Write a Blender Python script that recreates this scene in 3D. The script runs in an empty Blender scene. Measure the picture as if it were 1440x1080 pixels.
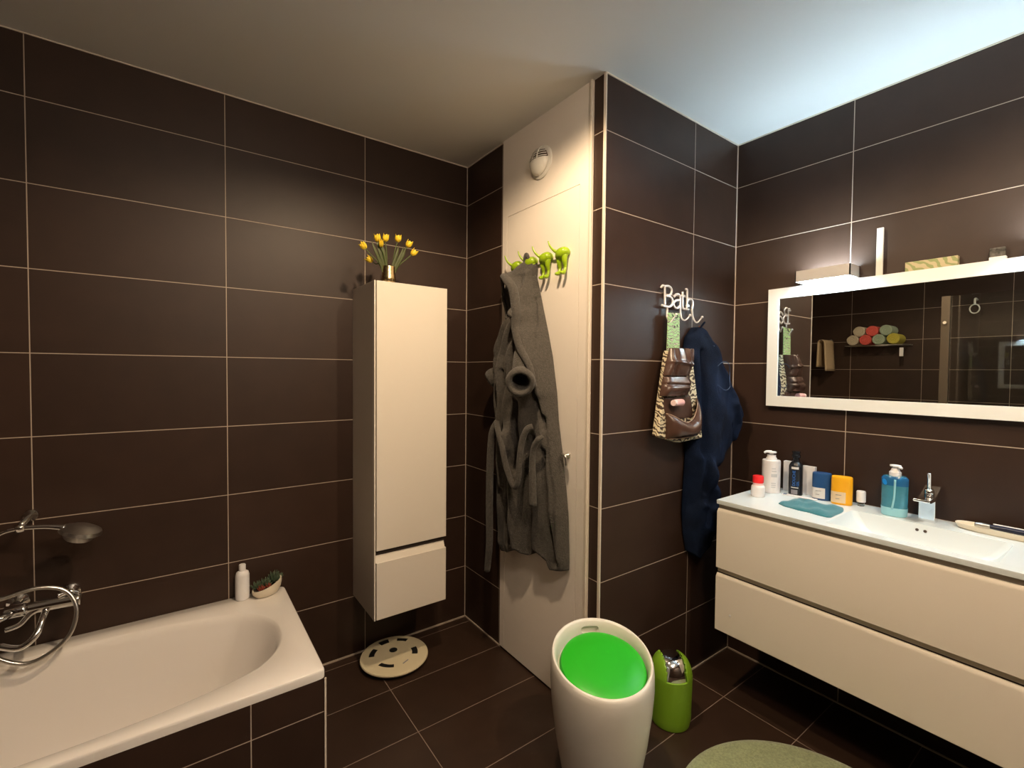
import bpy, bmesh, math, random
import numpy as np
from mathutils import Vector, Matrix
random.seed(4)
S = bpy.context.scene
COL = S.collection
# ------------------------------------------------------------------ camera, world, lights, exposure
cam = bpy.data.cameras.new('camera'); camo = bpy.data.objects.new('camera', cam); COL.objects.link(camo)
F = Vector((0.58575153, 0.81001503, -0.02776315)); R = Vector((0.81043798, -0.58576033, 0.00866674)); U = Vector((0.00924236, 0.02757687, 0.99957696))
m = Matrix((R, U, -F)).transposed().to_4x4(); m.translation = Vector((-1.37087, -2.34945, 1.45033)); camo.matrix_world = m
cam.sensor_width = 36; cam.lens = 36 * 652.21 / 1440; cam.clip_start = 0.02
S.camera = camo
S.view_settings.view_transform = 'Standard'; S.view_settings.look = 'None'; S.view_settings.gamma = 1
S.view_settings.use_curve_mapping = False
S.view_settings.exposure = 1.44
w = bpy.data.worlds.new('world'); S.world = w; w.use_nodes = True
w.node_tree.nodes['Background'].inputs[0].default_value = (.02, .018, .016, 1)
w.node_tree.nodes['Background'].inputs[1].default_value = 0.5
H = 2.62; YC = -1.066; XW = .978; XL = -2.68; YF = -3.5
DOWNLIGHTS = [(-.66, -1.32, 30), (-.12, -2.45, 26)]
ADDED_GLOBE = (-.95, -2.62, 34.0, (1.0, .80, .60))  # fill lamp added out of view
WARM = (1.0, .74, .47)
LAMP_UP = 29.0; LAMP_DOWN = 26.0; COOL = (.66, .88, 1.0)

# ------------------------------------------------------------------ materials
def mat(name, col, rough=.5, metal=0., bump=0., bscale=300., var=0., vscale=8., col2=None, sheen=0., trans=0., spec=.5, coat=0., ior=1.45, emit=None, estr=0., alpha=1.):
    M = bpy.data.materials.new(name); M.use_nodes = True; N = M.node_tree; n = N.nodes; L = N.links
    b = n['Principled BSDF']
    b.inputs['Base Color'].default_value = (*col, 1); b.inputs['Roughness'].default_value = rough; b.inputs['Metallic'].default_value = metal
    b.inputs['Specular IOR Level'].default_value = spec; b.inputs['IOR'].default_value = ior
    b.inputs['Sheen Weight'].default_value = sheen; b.inputs['Transmission Weight'].default_value = trans; b.inputs['Coat Weight'].default_value = coat
    b.inputs['Alpha'].default_value = alpha
    if emit: b.inputs['Emission Color'].default_value = (*emit, 1); b.inputs['Emission Strength'].default_value = estr
    tc = n.new('ShaderNodeTexCoord')
    if var or col2:
        t = n.new('ShaderNodeTexNoise'); t.inputs['Scale'].default_value = vscale; t.inputs['Detail'].default_value = 6; L.new(tc.outputs['Object'], t.inputs['Vector'])
        x = n.new('ShaderNodeMix'); x.data_type = 'RGBA'
        c2 = col2 or tuple(c * (1 - var) for c in col)
        x.inputs[6].default_value = (*col, 1); x.inputs[7].default_value = (*c2, 1)
        r = n.new('ShaderNodeMapRange'); r.inputs[1].default_value = .35; r.inputs[2].default_value = .65
        L.new(t.outputs['Fac'], r.inputs[0]); L.new(r.outputs[0], x.inputs[0]); L.new(x.outputs[2], b.inputs['Base Color'])
    if bump:
        t = n.new('ShaderNodeTexNoise'); t.inputs['Scale'].default_value = bscale; t.inputs['Detail'].default_value = 4; L.new(tc.outputs['Object'], t.inputs['Vector'])
        u = n.new('ShaderNodeBump'); u.inputs['Strength'].default_value = bump; u.inputs['Distance'].default_value = .004
        L.new(t.outputs['Fac'], u.inputs['Height']); L.new(u.outputs[0], b.inputs['Normal'])
    return M

def tile_mat(name, au, ou, tu, av, ov, tv, gw=.0031, gc=(.47, .39, .32), extra=(), base=(.036, .0185, .0120), rough=.48, spec=.38):
    """brown stone tile with pale grout; au/av are the two in-plane axes (0,1,2), o the grout offset, t the pitch"""
    M = bpy.data.materials.new(name); M.use_nodes = True; n = M.node_tree.nodes; L = M.node_tree.links; b = n['Principled BSDF']
    geo = n.new('ShaderNodeNewGeometry'); sep = n.new('ShaderNodeSeparateXYZ'); L.new(geo.outputs['Position'], sep.inputs[0])
    def math_(op, a, c=None):
        k = n.new('ShaderNodeMath'); k.operation = op
        for i, s in enumerate((a, c)):
            if s is None: continue
            if isinstance(s, (int, float)): k.inputs[i].default_value = s
            else: L.new(s, k.inputs[i])
        return k.outputs[0]
    masks = []; ids = []
    for ax, o, t in ((au, ou, tu), (av, ov, tv)):
        q = math_('DIVIDE', math_('SUBTRACT', sep.outputs[ax], o), t)
        fr = math_('FRACT', q); ids.append(math_('FLOOR', q))
        d = math_('MINIMUM', fr, math_('SUBTRACT', 1., fr))
        masks.append(math_('LESS_THAN', d, gw / 2 / t))
    for ax, v, wd in extra:
        masks.append(math_('LESS_THAN', math_('ABSOLUTE', math_('SUBTRACT', sep.outputs[ax], v)), wd))
    g = masks[0]
    for k in masks[1:]: g = math_('MAXIMUM', g, k)
    wn = n.new('ShaderNodeTexWhiteNoise'); cb = n.new('ShaderNodeCombineXYZ'); L.new(ids[0], cb.inputs[0]); L.new(ids[1], cb.inputs[1]); L.new(cb.outputs[0], wn.inputs['Vector'])
    ns = n.new('ShaderNodeTexNoise'); ns.inputs['Scale'].default_value = 9; ns.inputs['Detail'].default_value = 8; L.new(geo.outputs['Position'], ns.inputs['Vector'])
    v = math_('ADD', math_('MULTIPLY', wn.outputs['Value'], .22), math_('MULTIPLY', ns.outputs['Fac'], .5)); v = math_('ADD', v, .62)
    bc = n.new('ShaderNodeMix'); bc.data_type = 'RGBA'; bc.blend_type = 'MULTIPLY'; bc.inputs[0].default_value = 1
    bc.inputs[6].default_value = (*base, 1); L.new(v, bc.inputs[7])
    x = n.new('ShaderNodeMix'); x.data_type = 'RGBA'; L.new(g, x.inputs[0]); L.new(bc.outputs[2], x.inputs[6]); x.inputs[7].default_value = (*gc, 1)
    L.new(x.outputs[2], b.inputs['Base Color'])
    rr = math_('ADD', math_('MULTIPLY', g, .4), rough); L.new(rr, b.inputs['Roughness']); b.inputs['Specular IOR Level'].default_value = spec
    f = n.new('ShaderNodeTexNoise'); f.inputs['Scale'].default_value = 260; L.new(geo.outputs['Position'], f.inputs['Vector'])
    hh = math_('SUBTRACT', math_('MULTIPLY', f.outputs['Fac'], .12), math_('MULTIPLY', g, .5))
    bu = n.new('ShaderNodeBump'); bu.inputs['Strength'].default_value = .35; bu.inputs['Distance'].default_value = .002; L.new(hh, bu.inputs['Height']); L.new(bu.outputs[0], b.inputs['Normal'])
    return M

def pattern_mat(name, c1, c2, scale, thr, rough=.6, c3=None):
    """swirling leaf pattern: noise threshold over a distorted wave"""
    M = bpy.data.materials.new(name); M.use_nodes = True; n = M.node_tree.nodes; L = M.node_tree.links; b = n['Principled BSDF']
    tc = n.new('ShaderNodeTexCoord')
    wv = n.new('ShaderNodeTexWave'); wv.wave_type = 'RINGS'; wv.inputs['Scale'].default_value = scale; wv.inputs['Distortion'].default_value = 9; wv.inputs['Detail'].default_value = 1.5; wv.inputs['Detail Scale'].default_value = 1.6
    L.new(tc.outputs['Object'], wv.inputs['Vector'])
    r = n.new('ShaderNodeValToRGB'); r.color_ramp.interpolation = 'CONSTANT'; r.color_ramp.elements[0].color = (*c1, 1); r.color_ramp.elements[1].position = thr; r.color_ramp.elements[1].color = (*c2, 1)
    if c3: e = r.color_ramp.elements.new(min(.98, thr + .25)); e.color = (*c3, 1)
    L.new(wv.outputs['Fac'], r.inputs[0]); L.new(r.outputs[0], b.inputs['Base Color']); b.inputs['Roughness'].default_value = rough
    return M

M = {}
M['paint'] = mat('ceiling_paint', (.86, .85, .84), .9, bump=.05, bscale=180)
M['door'] = mat('door_paint', (.86, .79, .71), .45)
M['cream'] = mat('cream_profile', (.72, .64, .54), .4)
M['enamel'] = mat('white_enamel', (.84, .80, .76), .12, coat=.3)
M['lacquer'] = mat('cream_lacquer', (.76, .70, .61), .32)
M['lacquer_side'] = mat('taupe_carcass', (.66, .59, .50), .35)
M['dark'] = mat('dark_recess', (.05, .035, .028), .6)
M['basin'] = mat('mineral_white', (.70, .76, .78), .22)
M['chrome'] = mat('chrome', (.80, .80, .80), .08, 1)
M['satin'] = mat('satin_steel', (.62, .60, .57), .28, 1)
M['mirror'] = mat('mirror_silver', (.80, .82, .80), .0, 1)
M['frame'] = mat('mirror_frame_white', (.86, .88, .86), .35)
M['lamp'] = mat('lamp_housing', (.50, .48, .47), .35)
M['robe'] = mat('grey_terry', (.075, .067, .058), .95, bump=1., bscale=190, var=.3, vscale=110, sheen=.15)
M['robe_shade'] = mat('grey_terry_shade', (.045, .040, .036), .95, bump=1., bscale=210)  # darker copy of the terry, hood shade put into the colour
M['denim'] = mat('dark_blue_denim', (.005, .0125, .038), .85, bump=.8, bscale=420, var=.5, vscale=9, spec=.2)
M['denim_seam'] = mat('denim_seam', (.03, .05, .10), .8)
M['vinyl'] = mat('brown_vinyl', (.075, .040, .030), .25, bump=.25, bscale=60)
M['bagpat'] = pattern_mat('cream_brown_scrolls', (.66, .58, .40), (.05, .028, .015), 22, .62)
M['strap'] = pattern_mat('green_scrolls', (.38, .62, .27), (.06, .05, .03), 26, .72, c3=(.75, .72, .55))
M['pink'] = mat('pink_plastic', (.75, .42, .42), .35)
M['signwhite'] = mat('sign_white_metal', (.86, .84, .84), .18, .35)
M['lime'] = mat('lime_plastic', (.27, .41, .012), .25)
M['green'] = mat('green_cushion', (.02, .46, .015), .38)
M['plastic'] = mat('white_plastic', (.78, .75, .68), .22)
M['bingreen'] = mat('olive_green_plastic', (.19, .37, .02), .35)
M['rug'] = mat('sage_rug', (.36, .43, .22), 1., bump=1., bscale=300, var=.3, vscale=120, sheen=.4)
M['disc'] = mat('cream_scale', (.74, .66, .46), .25)
M['black'] = mat('black_plastic', (.012, .012, .012), .4)
M['gold'] = mat('brushed_gold', (.62, .47, .25), .25, 1, bump=.15, bscale=90)
M['yellow'] = mat('tulip_yellow', (.90, .66, .04), .5)
M['stem'] = mat('stem_green', (.09, .13, .035), .55)
M['leaf'] = mat('tulip_leaf', (.07, .085, .03), .55)
M['succ'] = mat('succulent_green', (.08, .12, .07), .5, var=.5, vscale=30)
M['succred'] = mat('succulent_red', (.22, .04, .02), .5)
M['soil'] = mat('soil', (.05, .03, .02), .9, bump=1, bscale=120)
M['pot'] = mat('cream_ceramic', (.72, .64, .50), .35)
M['wplas'] = mat('white_bottle', (.80, .79, .80), .3)
M['wprint'] = mat('faded_print', (.55, .57, .60), .5)
M['red'] = mat('red_cap', (.85, .03, .035), .3)
M['blue'] = mat('navy_blue_plastic', (.018, .075, .22), .35)
M['labelw'] = mat('white_label', (.72, .72, .72), .5)
M['labell'] = mat('label_ink', (.25, .25, .28), .6)
M['orange'] = mat('yellow_orange_plastic', (.88, .42, .01), .35)
M['labelo'] = mat('cream_label', (.80, .62, .40), .5)
M['bk'] = mat('black_bottle', (.015, .017, .022), .25)
M['bkblue'] = mat('blue_print', (.03, .15, .50), .4)
M['aqua'] = mat('aqua_liquid_bottle', (.10, .42, .56), .12, trans=.45, var=.15, vscale=25)
M['aquad'] = mat('deep_blue_band', (.02, .12, .28), .15)
M['aquaw'] = mat('pale_aqua', (.30, .62, .70), .2)
M['badge'] = mat('bright_blue_badge', (.01, .25, .75), .3)
M['cloth'] = mat('teal_cloth', (.035, .20, .25), .95, bump=.8, bscale=400, sheen=.3)
M['navy'] = mat('dark_navy_plastic', (.015, .02, .05), .3)
M['box'] = pattern_mat('printed_box', (.55, .47, .28), (.30, .34, .14), 14, .6)
M['smoke'] = mat('smoky_glass_picture', (.18, .17, .15), .1, var=.7, vscale=60)
M['beige'] = mat('beige_towel', (.52, .40, .25), .95, bump=.8, bscale=300)
M['cream_t'] = mat('cream_towel', (.58, .52, .40), .95, bump=.8, bscale=300)
M['coral_t'] = mat('coral_towel', (.75, .13, .11), .95, bump=.8, bscale=300)
M['mint_t'] = mat('mint_towel', (.40, .50, .38), .95, bump=.8, bscale=300)
M['lemon_t'] = mat('lemon_towel', (.60, .55, .10), .95, bump=.8, bscale=300)
M['glass'] = mat('clear_glass', (.9, .95, .93), .02, trans=1., ior=1.45)
M['post'] = mat('bronze_profile', (.12, .095, .07), .35, .3)
M['brownleather'] = mat('brown_leather_patch', (.22, .08, .04), .6)
M['vent_in'] = mat('vent_inside', (.09, .05, .03), .7)
M['joint'] = mat('silicone_joint', (.42, .35, .29), .6)

# ------------------------------------------------------------------ mesh helpers
def link(name, me, m=None, parent=None, smooth=False):
    o = bpy.data.objects.new(name, me); COL.objects.link(o)
    if m is not None: me.materials.append(M[m] if isinstance(m, str) else m)
    if parent is not None: o.parent = parent
    if smooth:
        for p in me.polygons: p.use_smooth = True
    return o
def thing(name, label, cat, loc=(0, 0, 0), group=None, rz=0):
    o = bpy.data.objects.new(name, None); COL.objects.link(o); o.location = loc; o.rotation_euler = (0, 0, rz); o.empty_display_size = .05
    o['label'] = label; o['category'] = cat
    if group: o['group'] = group
    return o
def tag(o, label, cat, group=None):
    o['label'] = label; o['category'] = cat
    if group: o['group'] = group
    return o
def struct(o): o['kind'] = 'structure'; return o
def from_bm(name, bm, m, parent=None, smooth=False, bevel=0, seg=2, sub=0, auto=None):
    me = bpy.data.meshes.new(name); bmesh.ops.recalc_face_normals(bm, faces=bm.faces[:]); bm.to_mesh(me); bm.free()
    o = link(name, me, m, parent, smooth)
    if bevel:
        b = o.modifiers.new('bevel', 'BEVEL'); b.width = bevel; b.segments = seg; b.limit_method = 'ANGLE'; b.angle_limit = math.radians(40)
    if sub:
        s = o.modifiers.new('subd', 'SUBSURF'); s.levels = s.render_levels = sub
    if auto or bevel:
        for p in me.polygons: p.use_smooth = True
        w_ = o.modifiers.new('wn', 'WEIGHTED_NORMAL'); w_.keep_sharp = True
        try: me.set_sharp_from_angle(angle=math.radians(40))
        except Exception: pass
    return o
def bm_box(bm, a, b):
    (x0, y0, z0), (x1, y1, z1) = a, b
    v = [bm.verts.new(p) for p in ((x0, y0, z0), (x1, y0, z0), (x1, y1, z0), (x0, y1, z0), (x0, y0, z1), (x1, y0, z1), (x1, y1, z1), (x0, y1, z1))]
    for f in ((0, 3, 2, 1), (4, 5, 6, 7), (0, 1, 5, 4), (1, 2, 6, 5), (2, 3, 7, 6), (3, 0, 4, 7)): bm.faces.new([v[i] for i in f])
def box(name, a, b, m, parent=None, bevel=0, seg=2):
    bm = bmesh.new(); bm_box(bm, tuple(map(min, a, b)), tuple(map(max, a, b))); return from_bm(name, bm, m, parent, bevel=bevel, seg=seg)
def lathe_bm(bm, prof, n=40, c=(0, 0, 0), sx=1, sy=1, axis=None, cap=True):
    """prof: list of (r, h). axis: optional 3x3 matrix turning +z"""
    A = axis or Matrix.Identity(3); c = Vector(c); rings = []
    for r, h in prof:
        if r < 1e-6: rings.append([bm.verts.new(c + A @ Vector((0, 0, h)))]); continue
        rings.append([bm.verts.new(c + A @ Vector((r * sx * math.cos(2 * math.pi * i / n), r * sy * math.sin(2 * math.pi * i / n), h))) for i in range(n)])
    for a, b in zip(rings, rings[1:]):
        for i in range(n):
            j = (i + 1) % n
            if len(a) == 1 and len(b) == 1: continue
            if len(a) == 1: bm.faces.new((a[0], b[j], b[i]))
            elif len(b) == 1: bm.faces.new((a[i], a[j], b[0]))
            else: bm.faces.new((a[i], a[j], b[j], b[i]))
    if cap:
        for r in (rings[0], rings[-1]):
            if len(r) > 2: bm.faces.new(r)
def lathe(name, prof, m, parent=None, n=40, c=(0, 0, 0), sx=1, sy=1, axis=None, auto=True, sub=0):
    bm = bmesh.new(); lathe_bm(bm, prof, n, c, sx, sy, axis); return from_bm(name, bm, m, parent, auto=auto, sub=sub, smooth=True)
def axis_to(d):
    return Vector((0, 0, 1)).rotation_difference(Vector(d).normalized()).to_matrix()
def smooth_path(P, k=6):
    P = [Vector(p) for p in P]
    if len(P) < 3: return P
    out = []
    for i in range(len(P) - 1):
        p0 = P[max(i - 1, 0)]; p1 = P[i]; p2 = P[i + 1]; p3 = P[min(i + 2, len(P) - 1)]
        for j in range(k):
            t = j / k; out.append(.5 * ((2 * p1) + (p2 - p0) * t + (2 * p0 - 5 * p1 + 4 * p2 - p3) * t * t + (3 * p1 - p0 - 3 * p2 + p3) * t ** 3))
    out.append(P[-1]); return out
def tube_bm(bm, P, r, n=10, flat=None, k=6, closed=False):
    """sweep; r number or list; flat=(axis vector, factor) squashes along that axis"""
    Q = smooth_path(P, k) if k > 1 else [Vector(p) for p in P]
    rs = r if isinstance(r, (list, tuple)) else None
    up = Vector((0, 0, 1)); rings = []; N = len(Q); prev = None
    for i, q in enumerate(Q):
        t = (Q[min(i + 1, N - 1)] - Q[max(i - 1, 0)]).normalized()
        if prev is None:
            a = up if abs(t.dot(up)) < .9 else Vector((1, 0, 0)); u = t.cross(a).normalized()
        else: u = (prev - t * prev.dot(t)).normalized()
        prev = u; v = t.cross(u)
        if rs: f = i / (N - 1) * (len(rs) - 1); a = int(min(f, len(rs) - 2)); rad = rs[a] + (rs[a + 1] - rs[a]) * (f - a)
        else: rad = r
        ring = []
        for j in range(n):
            an = 2 * math.pi * j / n; d = (u * math.cos(an) + v * math.sin(an)) * rad
            if flat: ax = Vector(flat[0]); d = d - ax * d.dot(ax) * (1 - flat[1])
            ring.append(bm.verts.new(q + d))
        rings.append(ring)
    for a, b in zip(rings, rings[1:]):
        for i in range(n): bm.faces.new((a[i], a[(i + 1) % n], b[(i + 1) % n], b[i]))
    bm.faces.new(rings[0][::-1]); bm.faces.new(rings[-1])
def tube(name, P, r, m, parent=None, n=10, flat=None, k=6):
    bm = bmesh.new(); tube_bm(bm, P, r, n, flat, k); return from_bm(name, bm, m, parent, smooth=True)
def prism(name, pts, vec, m, parent=None, bevel=0, seg=2, auto=False):
    bm = bmesh.new(); a = [bm.verts.new(p) for p in pts]; b = [bm.verts.new(Vector(p) + Vector(vec)) for p in pts]
    bm.faces.new(a); bm.faces.new(b[::-1]); n = len(a)
    for i in range(n): bm.faces.new((a[i], b[i], b[(i + 1) % n], a[(i + 1) % n]))
    return from_bm(name, bm, m, parent, bevel=bevel, seg=seg, auto=auto)
def interp(T, z):
    """T list of (value, z) falling in z"""
    zs = np.array([t[1] for t in T])[::-1]; vs = np.array([t[0] for t in T])[::-1]
    return np.interp(z, zs, vs)
def drape(name, Lp, Rp, ztop, bot, T, ridges, m, parent, put, nu=70, nv=140, p=2.2, back=.004, noise=.004, seed=1):
    """thick cloth hanging on a wall. Lp/Rp outlines [(across,z)], bot(s) lower edge, T(z) thickness,
    ridges [(polyline, width, height)], put(across, z, out) -> point"""
    rng = np.random.default_rng(seed)
    s = np.linspace(0, 1, nu)[None, :]; t = np.linspace(0, 1, nv)[:, None]
    zb = np.array([bot(k) for k in s[0]])[None, :]
    Z = ztop + (zb - ztop) * t
    A0 = interp(Lp, Z); A1 = interp(Rp, Z); A = A0 + (A1 - A0) * s
    th = np.array([[T(z) for z in row] for row in Z])
    D = th * (1 - np.abs(2 * s - 1) ** p) ** .5
    for line, wd, h in ridges:
        best = np.full(Z.shape, 9.)
        for (a0, z0), (a1, z1) in zip(line, line[1:]):
            dx, dz = a1 - a0, z1 - z0; q = np.clip(((A - a0) * dx + (Z - z0) * dz) / (dx * dx + dz * dz), 0, 1)
            best = np.minimum(best, np.hypot(A - a0 - q * dx, Z - z0 - q * dz))
        D += h * np.exp(-(best / wd) ** 2) * np.minimum(1, (1 - np.abs(2 * s - 1)) * 6)
    ph = rng.uniform(0, 6, 4)
    D += noise * (np.sin(Z * 31 + ph[0] + A * 40) + np.sin(Z * 17 + ph[1] - A * 55)) * (1 - np.abs(2 * s - 1) ** 4)
    D = np.maximum(D, back + .002)
    bm = bmesh.new(); fr = [[bm.verts.new(put(A[i, j], Z[i, j], D[i, j])) for j in range(nu)] for i in range(nv)]
    bk = [[bm.verts.new(put(A[i, j], Z[i, j], back)) for j in range(nu)] for i in range(nv)]
    for g in (fr, bk):
        for i in range(nv - 1):
            for j in range(nu - 1): bm.faces.new((g[i][j], g[i][j + 1], g[i + 1][j + 1], g[i + 1][j]))
    rim = [(i, 0) for i in range(nv)] + [(nv - 1, j) for j in range(1, nu)] + [(i, nu - 1) for i in range(nv - 2, -1, -1)] + [(0, j) for j in range(nu - 2, 0, -1)]
    for k in range(len(rim)):
        a = rim[k]; b = rim[(k + 1) % len(rim)]; bm.faces.new((fr[a[0]][a[1]], fr[b[0]][b[1]], bk[b[0]][b[1]], bk[a[0]][a[1]]))
    return from_bm(name, bm, m, parent, smooth=True)
def text(name, s, size, loc, rot, m, parent, depth=.0006, align='CENTER'):
    c = bpy.data.curves.new(name, 'FONT'); c.body = s; c.size = size; c.extrude = depth; c.align_x = align; c.align_y = 'CENTER'
    o = bpy.data.objects.new(name, c); COL.objects.link(o); dg = bpy.context.evaluated_depsgraph_get()
    me = bpy.data.meshes.new_from_object(o.evaluated_get(dg)); bpy.data.objects.remove(o); bpy.data.curves.remove(c)
    k = link(name, me, m, parent); k.location = loc; k.rotation_euler = rot; return k

# ------------------------------------------------------------------ room
g = .0035
struct(box('floor', (XL - .1, YF - .1, -.1), (XW + .1, .1, 0), tile_mat('floor_tiles', 0, -.598, .6, 1, -.36, .3, extra=((1, -.004, .005), (0, XW - .004, .003)), gw=.0028, gc=(.26, .20, .165), base=(.036, .0195, .0125), rough=.42)))
struct(box('ceiling', (XL - .1, YF - .1, H), (XW + .1, .1, H + .1), 'paint'))
struct(box('wall_back', (XL - .1, 0, 0), (.1, .1, H), tile_mat('back_tiles', 0, -.5945, .6, 2, 0, .3, extra=((0, -.002, .003),))))
struct(box('wall_niche', (0, -.372, 0), (.1, 0, H), tile_mat('niche_tiles', 1, -.354, .6, 2, 0, .3)))
blk = bmesh.new(); bm_box(blk, (0, YC, 0), (XW + .1, YC + .062, H))
struct(from_bm('wall_return', blk, tile_mat('return_tiles', 0, .0028, .6, 2, 0, .3, extra=((0, XW - .002, .003),))))
struct(box('wall_right', (XW, YF - .1, 0), (XW + .1, YC, H), tile_mat('right_tiles', 1, -1.5729, .6, 2, 0, .3, extra=((1, YC - .002, .002),))))
struct(box('wall_left', (XL - .1, YF - .1, 0), (XL, 0, H), tile_mat('left_tiles', 1, -.41, .6, 2, 0, .3)))
struct(box('wall_front', (XL, YF - .1, 0), (XW, YF, H), tile_mat('front_tiles', 0, -.5945, .6, 2, 0, .3)))
# slim silicone joints along floor and ceiling lines
jb = bmesh.new()
for a, b in (((-.97, -.006, 0), (0, 0, .006)), ((-.006, -.372, 0), (0, 0, .006)), ((0, YC - .006, 0), (XW, YC, .006)), ((XW - .006, YF, 0), (XW, YC, .006))): bm_box(jb, a, b)
struct(from_bm('baseboard_joint', jb, 'joint'))
jb = bmesh.new()
for a, b in (((XL, -.004, H - .004), (0, 0, H)), ((-.004, -.372, H - .004), (0, 0, H)), ((0, YC - .004, H - .005), (XW, YC, H)), ((XW - .004, YF, H - .005), (XW, YC, H))): bm_box(jb, a, b)
struct(from_bm('trim_4', jb, 'cream'))
# white service panel with flush door
x0 = -.008
pb = bmesh.new()
bm_box(pb, (x0, -.4105, .012), (.03, -.372, H)); bm_box(pb, (x0, -.4105 - .524, 2.229), (.03, -.4105, H)); bm_box(pb, (x0, -1.0, .012), (.03, -.9345, H))
pb2 = struct(from_bm('trim_1', pb, 'door'))
struct(box('trim_2', (-.016, -1.004, 0), (0, -.992, H), 'cream', bevel=.002))
struct(box('trim_5', (.03, -1.0, 0), (.1, -.372, H), 'dark'))
dr = struct(box('door_1', (x0, -.9325, .012), (.025, -.4125, 2.2265), 'door'))
hb = bmesh.new(); lathe_bm(hb, [(.0, 0), (.011, 0), (.011, .008), (.006, .012), (.006, .034), (0, .034)], 20, (x0, -.885, 1.092), axis=axis_to((-1, 0, 0)))
tube_bm(hb, [(x0 - .03, -.872, 1.096), (x0 - .032, -.892, 1.094), (x0 - .032, -.901, 1.086), (x0 - .031, -.902, 1.052)], .0062, 10, k=4)
from_bm('door_handle', hb, 'satin', dr, smooth=True)
# convex corner profile
cp = bmesh.new(); bm_box(cp, (-.004, YC - .003, 0), (.003, YC + .010, H)); struct(from_bm('trim_3', cp, 'cream', bevel=.0015))

# ------------------------------------------------------------------ recessed ceiling lights, and an added fill globe
for i, (x, y, pw) in enumerate(DOWNLIGHTS):
    t = thing('downlight', ['round recessed ceiling spotlight between the bath and the white door', 'round recessed ceiling spotlight in front of the vanity'][i], 'ceiling light', (x, y, H), 'recessed ceiling spotlights')
    lathe('bezel', [(.040, -.004), (.050, -.004), (.053, 0), (.038, 0)], 'satin', t, 40)
    e = lathe('bulb', [(0, -.002), (.036, -.002), (.036, -.0005), (0, -.0005)], mat('bulb_glow', (.9, .8, .6), .5, emit=WARM, estr=25), t, 32)
    l = bpy.data.lights.new('spot', 'SPOT'); l.energy = pw; l.color = WARM; l.spot_size = math.radians(162); l.spot_blend = .34; l.shadow_soft_size = .03
    lo = bpy.data.objects.new('spot', l); COL.objects.link(lo); lo.parent = t; lo.location = (0, 0, -.02)

gl = thing('added_fill_lamp', 'added unseen globe fill light close under the ceiling behind the viewer', 'ceiling light', (ADDED_GLOBE[0], ADDED_GLOBE[1], H))  # added lamp behind the camera, brightens the surfaces that face it
lathe('canopy', [(0, -.03), (.05, -.03), (.055, 0), (0, 0)], 'satin', gl, 32)
lathe('globe', [(0, -.25)] + [(.11 * math.sin(a), -.14 - .11 * math.cos(a)) for a in np.linspace(.15, 2.9, 18)] + [(0, -.03)], mat('opal_fill_glow', (.9, .88, .84), .4, emit=ADDED_GLOBE[3], estr=ADDED_GLOBE[2]), gl, 40)
# ------------------------------------------------------------------ bath
BT = .443
ap = bmesh.new(); bm_box(ap, (XL, -.744, 0), (-.975, -.724, BT - .03)); bm_box(ap, (-.995, -.724, 0), (-.975, -.0005, BT - .03))
bath = thing('bathtub', 'white enamel bathtub with a tiled front, under the brown back wall', 'bathtub', (-1.82, -.375, 0))
def tub():
    bm = bmesh.new(); N = 128; cx, cy = -1.825, -.373; ax, ay = .852, .3715   # outer
    def outer(sx, r, z, a=ax, b=ay):
        pts = []
        for i in range(N):
            th = 2 * math.pi * i / N; c, s = math.cos(th), math.sin(th); e = 2 / r
            pts.append((cx + a * math.copysign(abs(c) ** e, c) * sx, cy + b * math.copysign(abs(s) ** e, s) * sx, z))
        return pts
    def inner(a, b, ex, cyy, z, cxx):
        # stadium with elliptic ends of length ex
        pts = []
        for i in range(N):
            th = 2 * math.pi * i / N; c, s = math.cos(th), math.sin(th); e = 2 / 60
            # direction matched to outer by ray angle
            X = (a - ex)
            px = cxx + math.copysign(X, c) * min(1, abs(c) * 1.35) ** .55 * (1 if abs(c) > 1e-9 else 0) + ex * c * abs(c) ** .2
            pts.append((px, cyy + b * math.copysign(abs(s) ** .85, s), z))
        return pts
    rings = [outer(1, 60, BT - .030), outer(1, 60, BT - .008), outer(.9965, 60, BT - .002), outer(.992, 60, BT)]
    cyi = -.392; cxi = -1.845
    for k, (da, db, z) in enumerate(((0, 0, BT), (.006, .006, BT - .003), (.014, .013, BT - .012), (.022, .020, BT - .03), (.040, .032, BT - .09), (.075, .05, BT - .2), (.12, .068, BT - .30), (.165, .09, BT - .355), (.22, .13, BT - .38), (.34, .22, BT - .388))):
        rings.append(inner(.795 - da, .308 - db, .35, cyi, z, cxi))
    vs = [[bm.verts.new(p) for p in r] for r in rings]
    for a, b in zip(vs, vs[1:]):
        for i in range(N): bm.faces.new((a[i], a[(i + 1) % N], b[(i + 1) % N], b[i]))
    bm.faces.new(vs[-1])
    o = from_bm('tub_shell', bm, 'enamel', bath, smooth=True); o.matrix_parent_inverse = Matrix.Translation((-bath.location).to_tuple())
    return o
tub()
def world_child(o): o.matrix_parent_inverse = Matrix.Translation(-o.parent.location); return o
apr = world_child(from_bm('tiled_apron', ap, tile_mat('bath_apron_tiles', 0, -.5945, .6, 2, 0, .3), bath))
box('corner_profile', (-.978, -.747, 0), (-.972, -.741, BT - .03), 'cream', apr)

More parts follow.
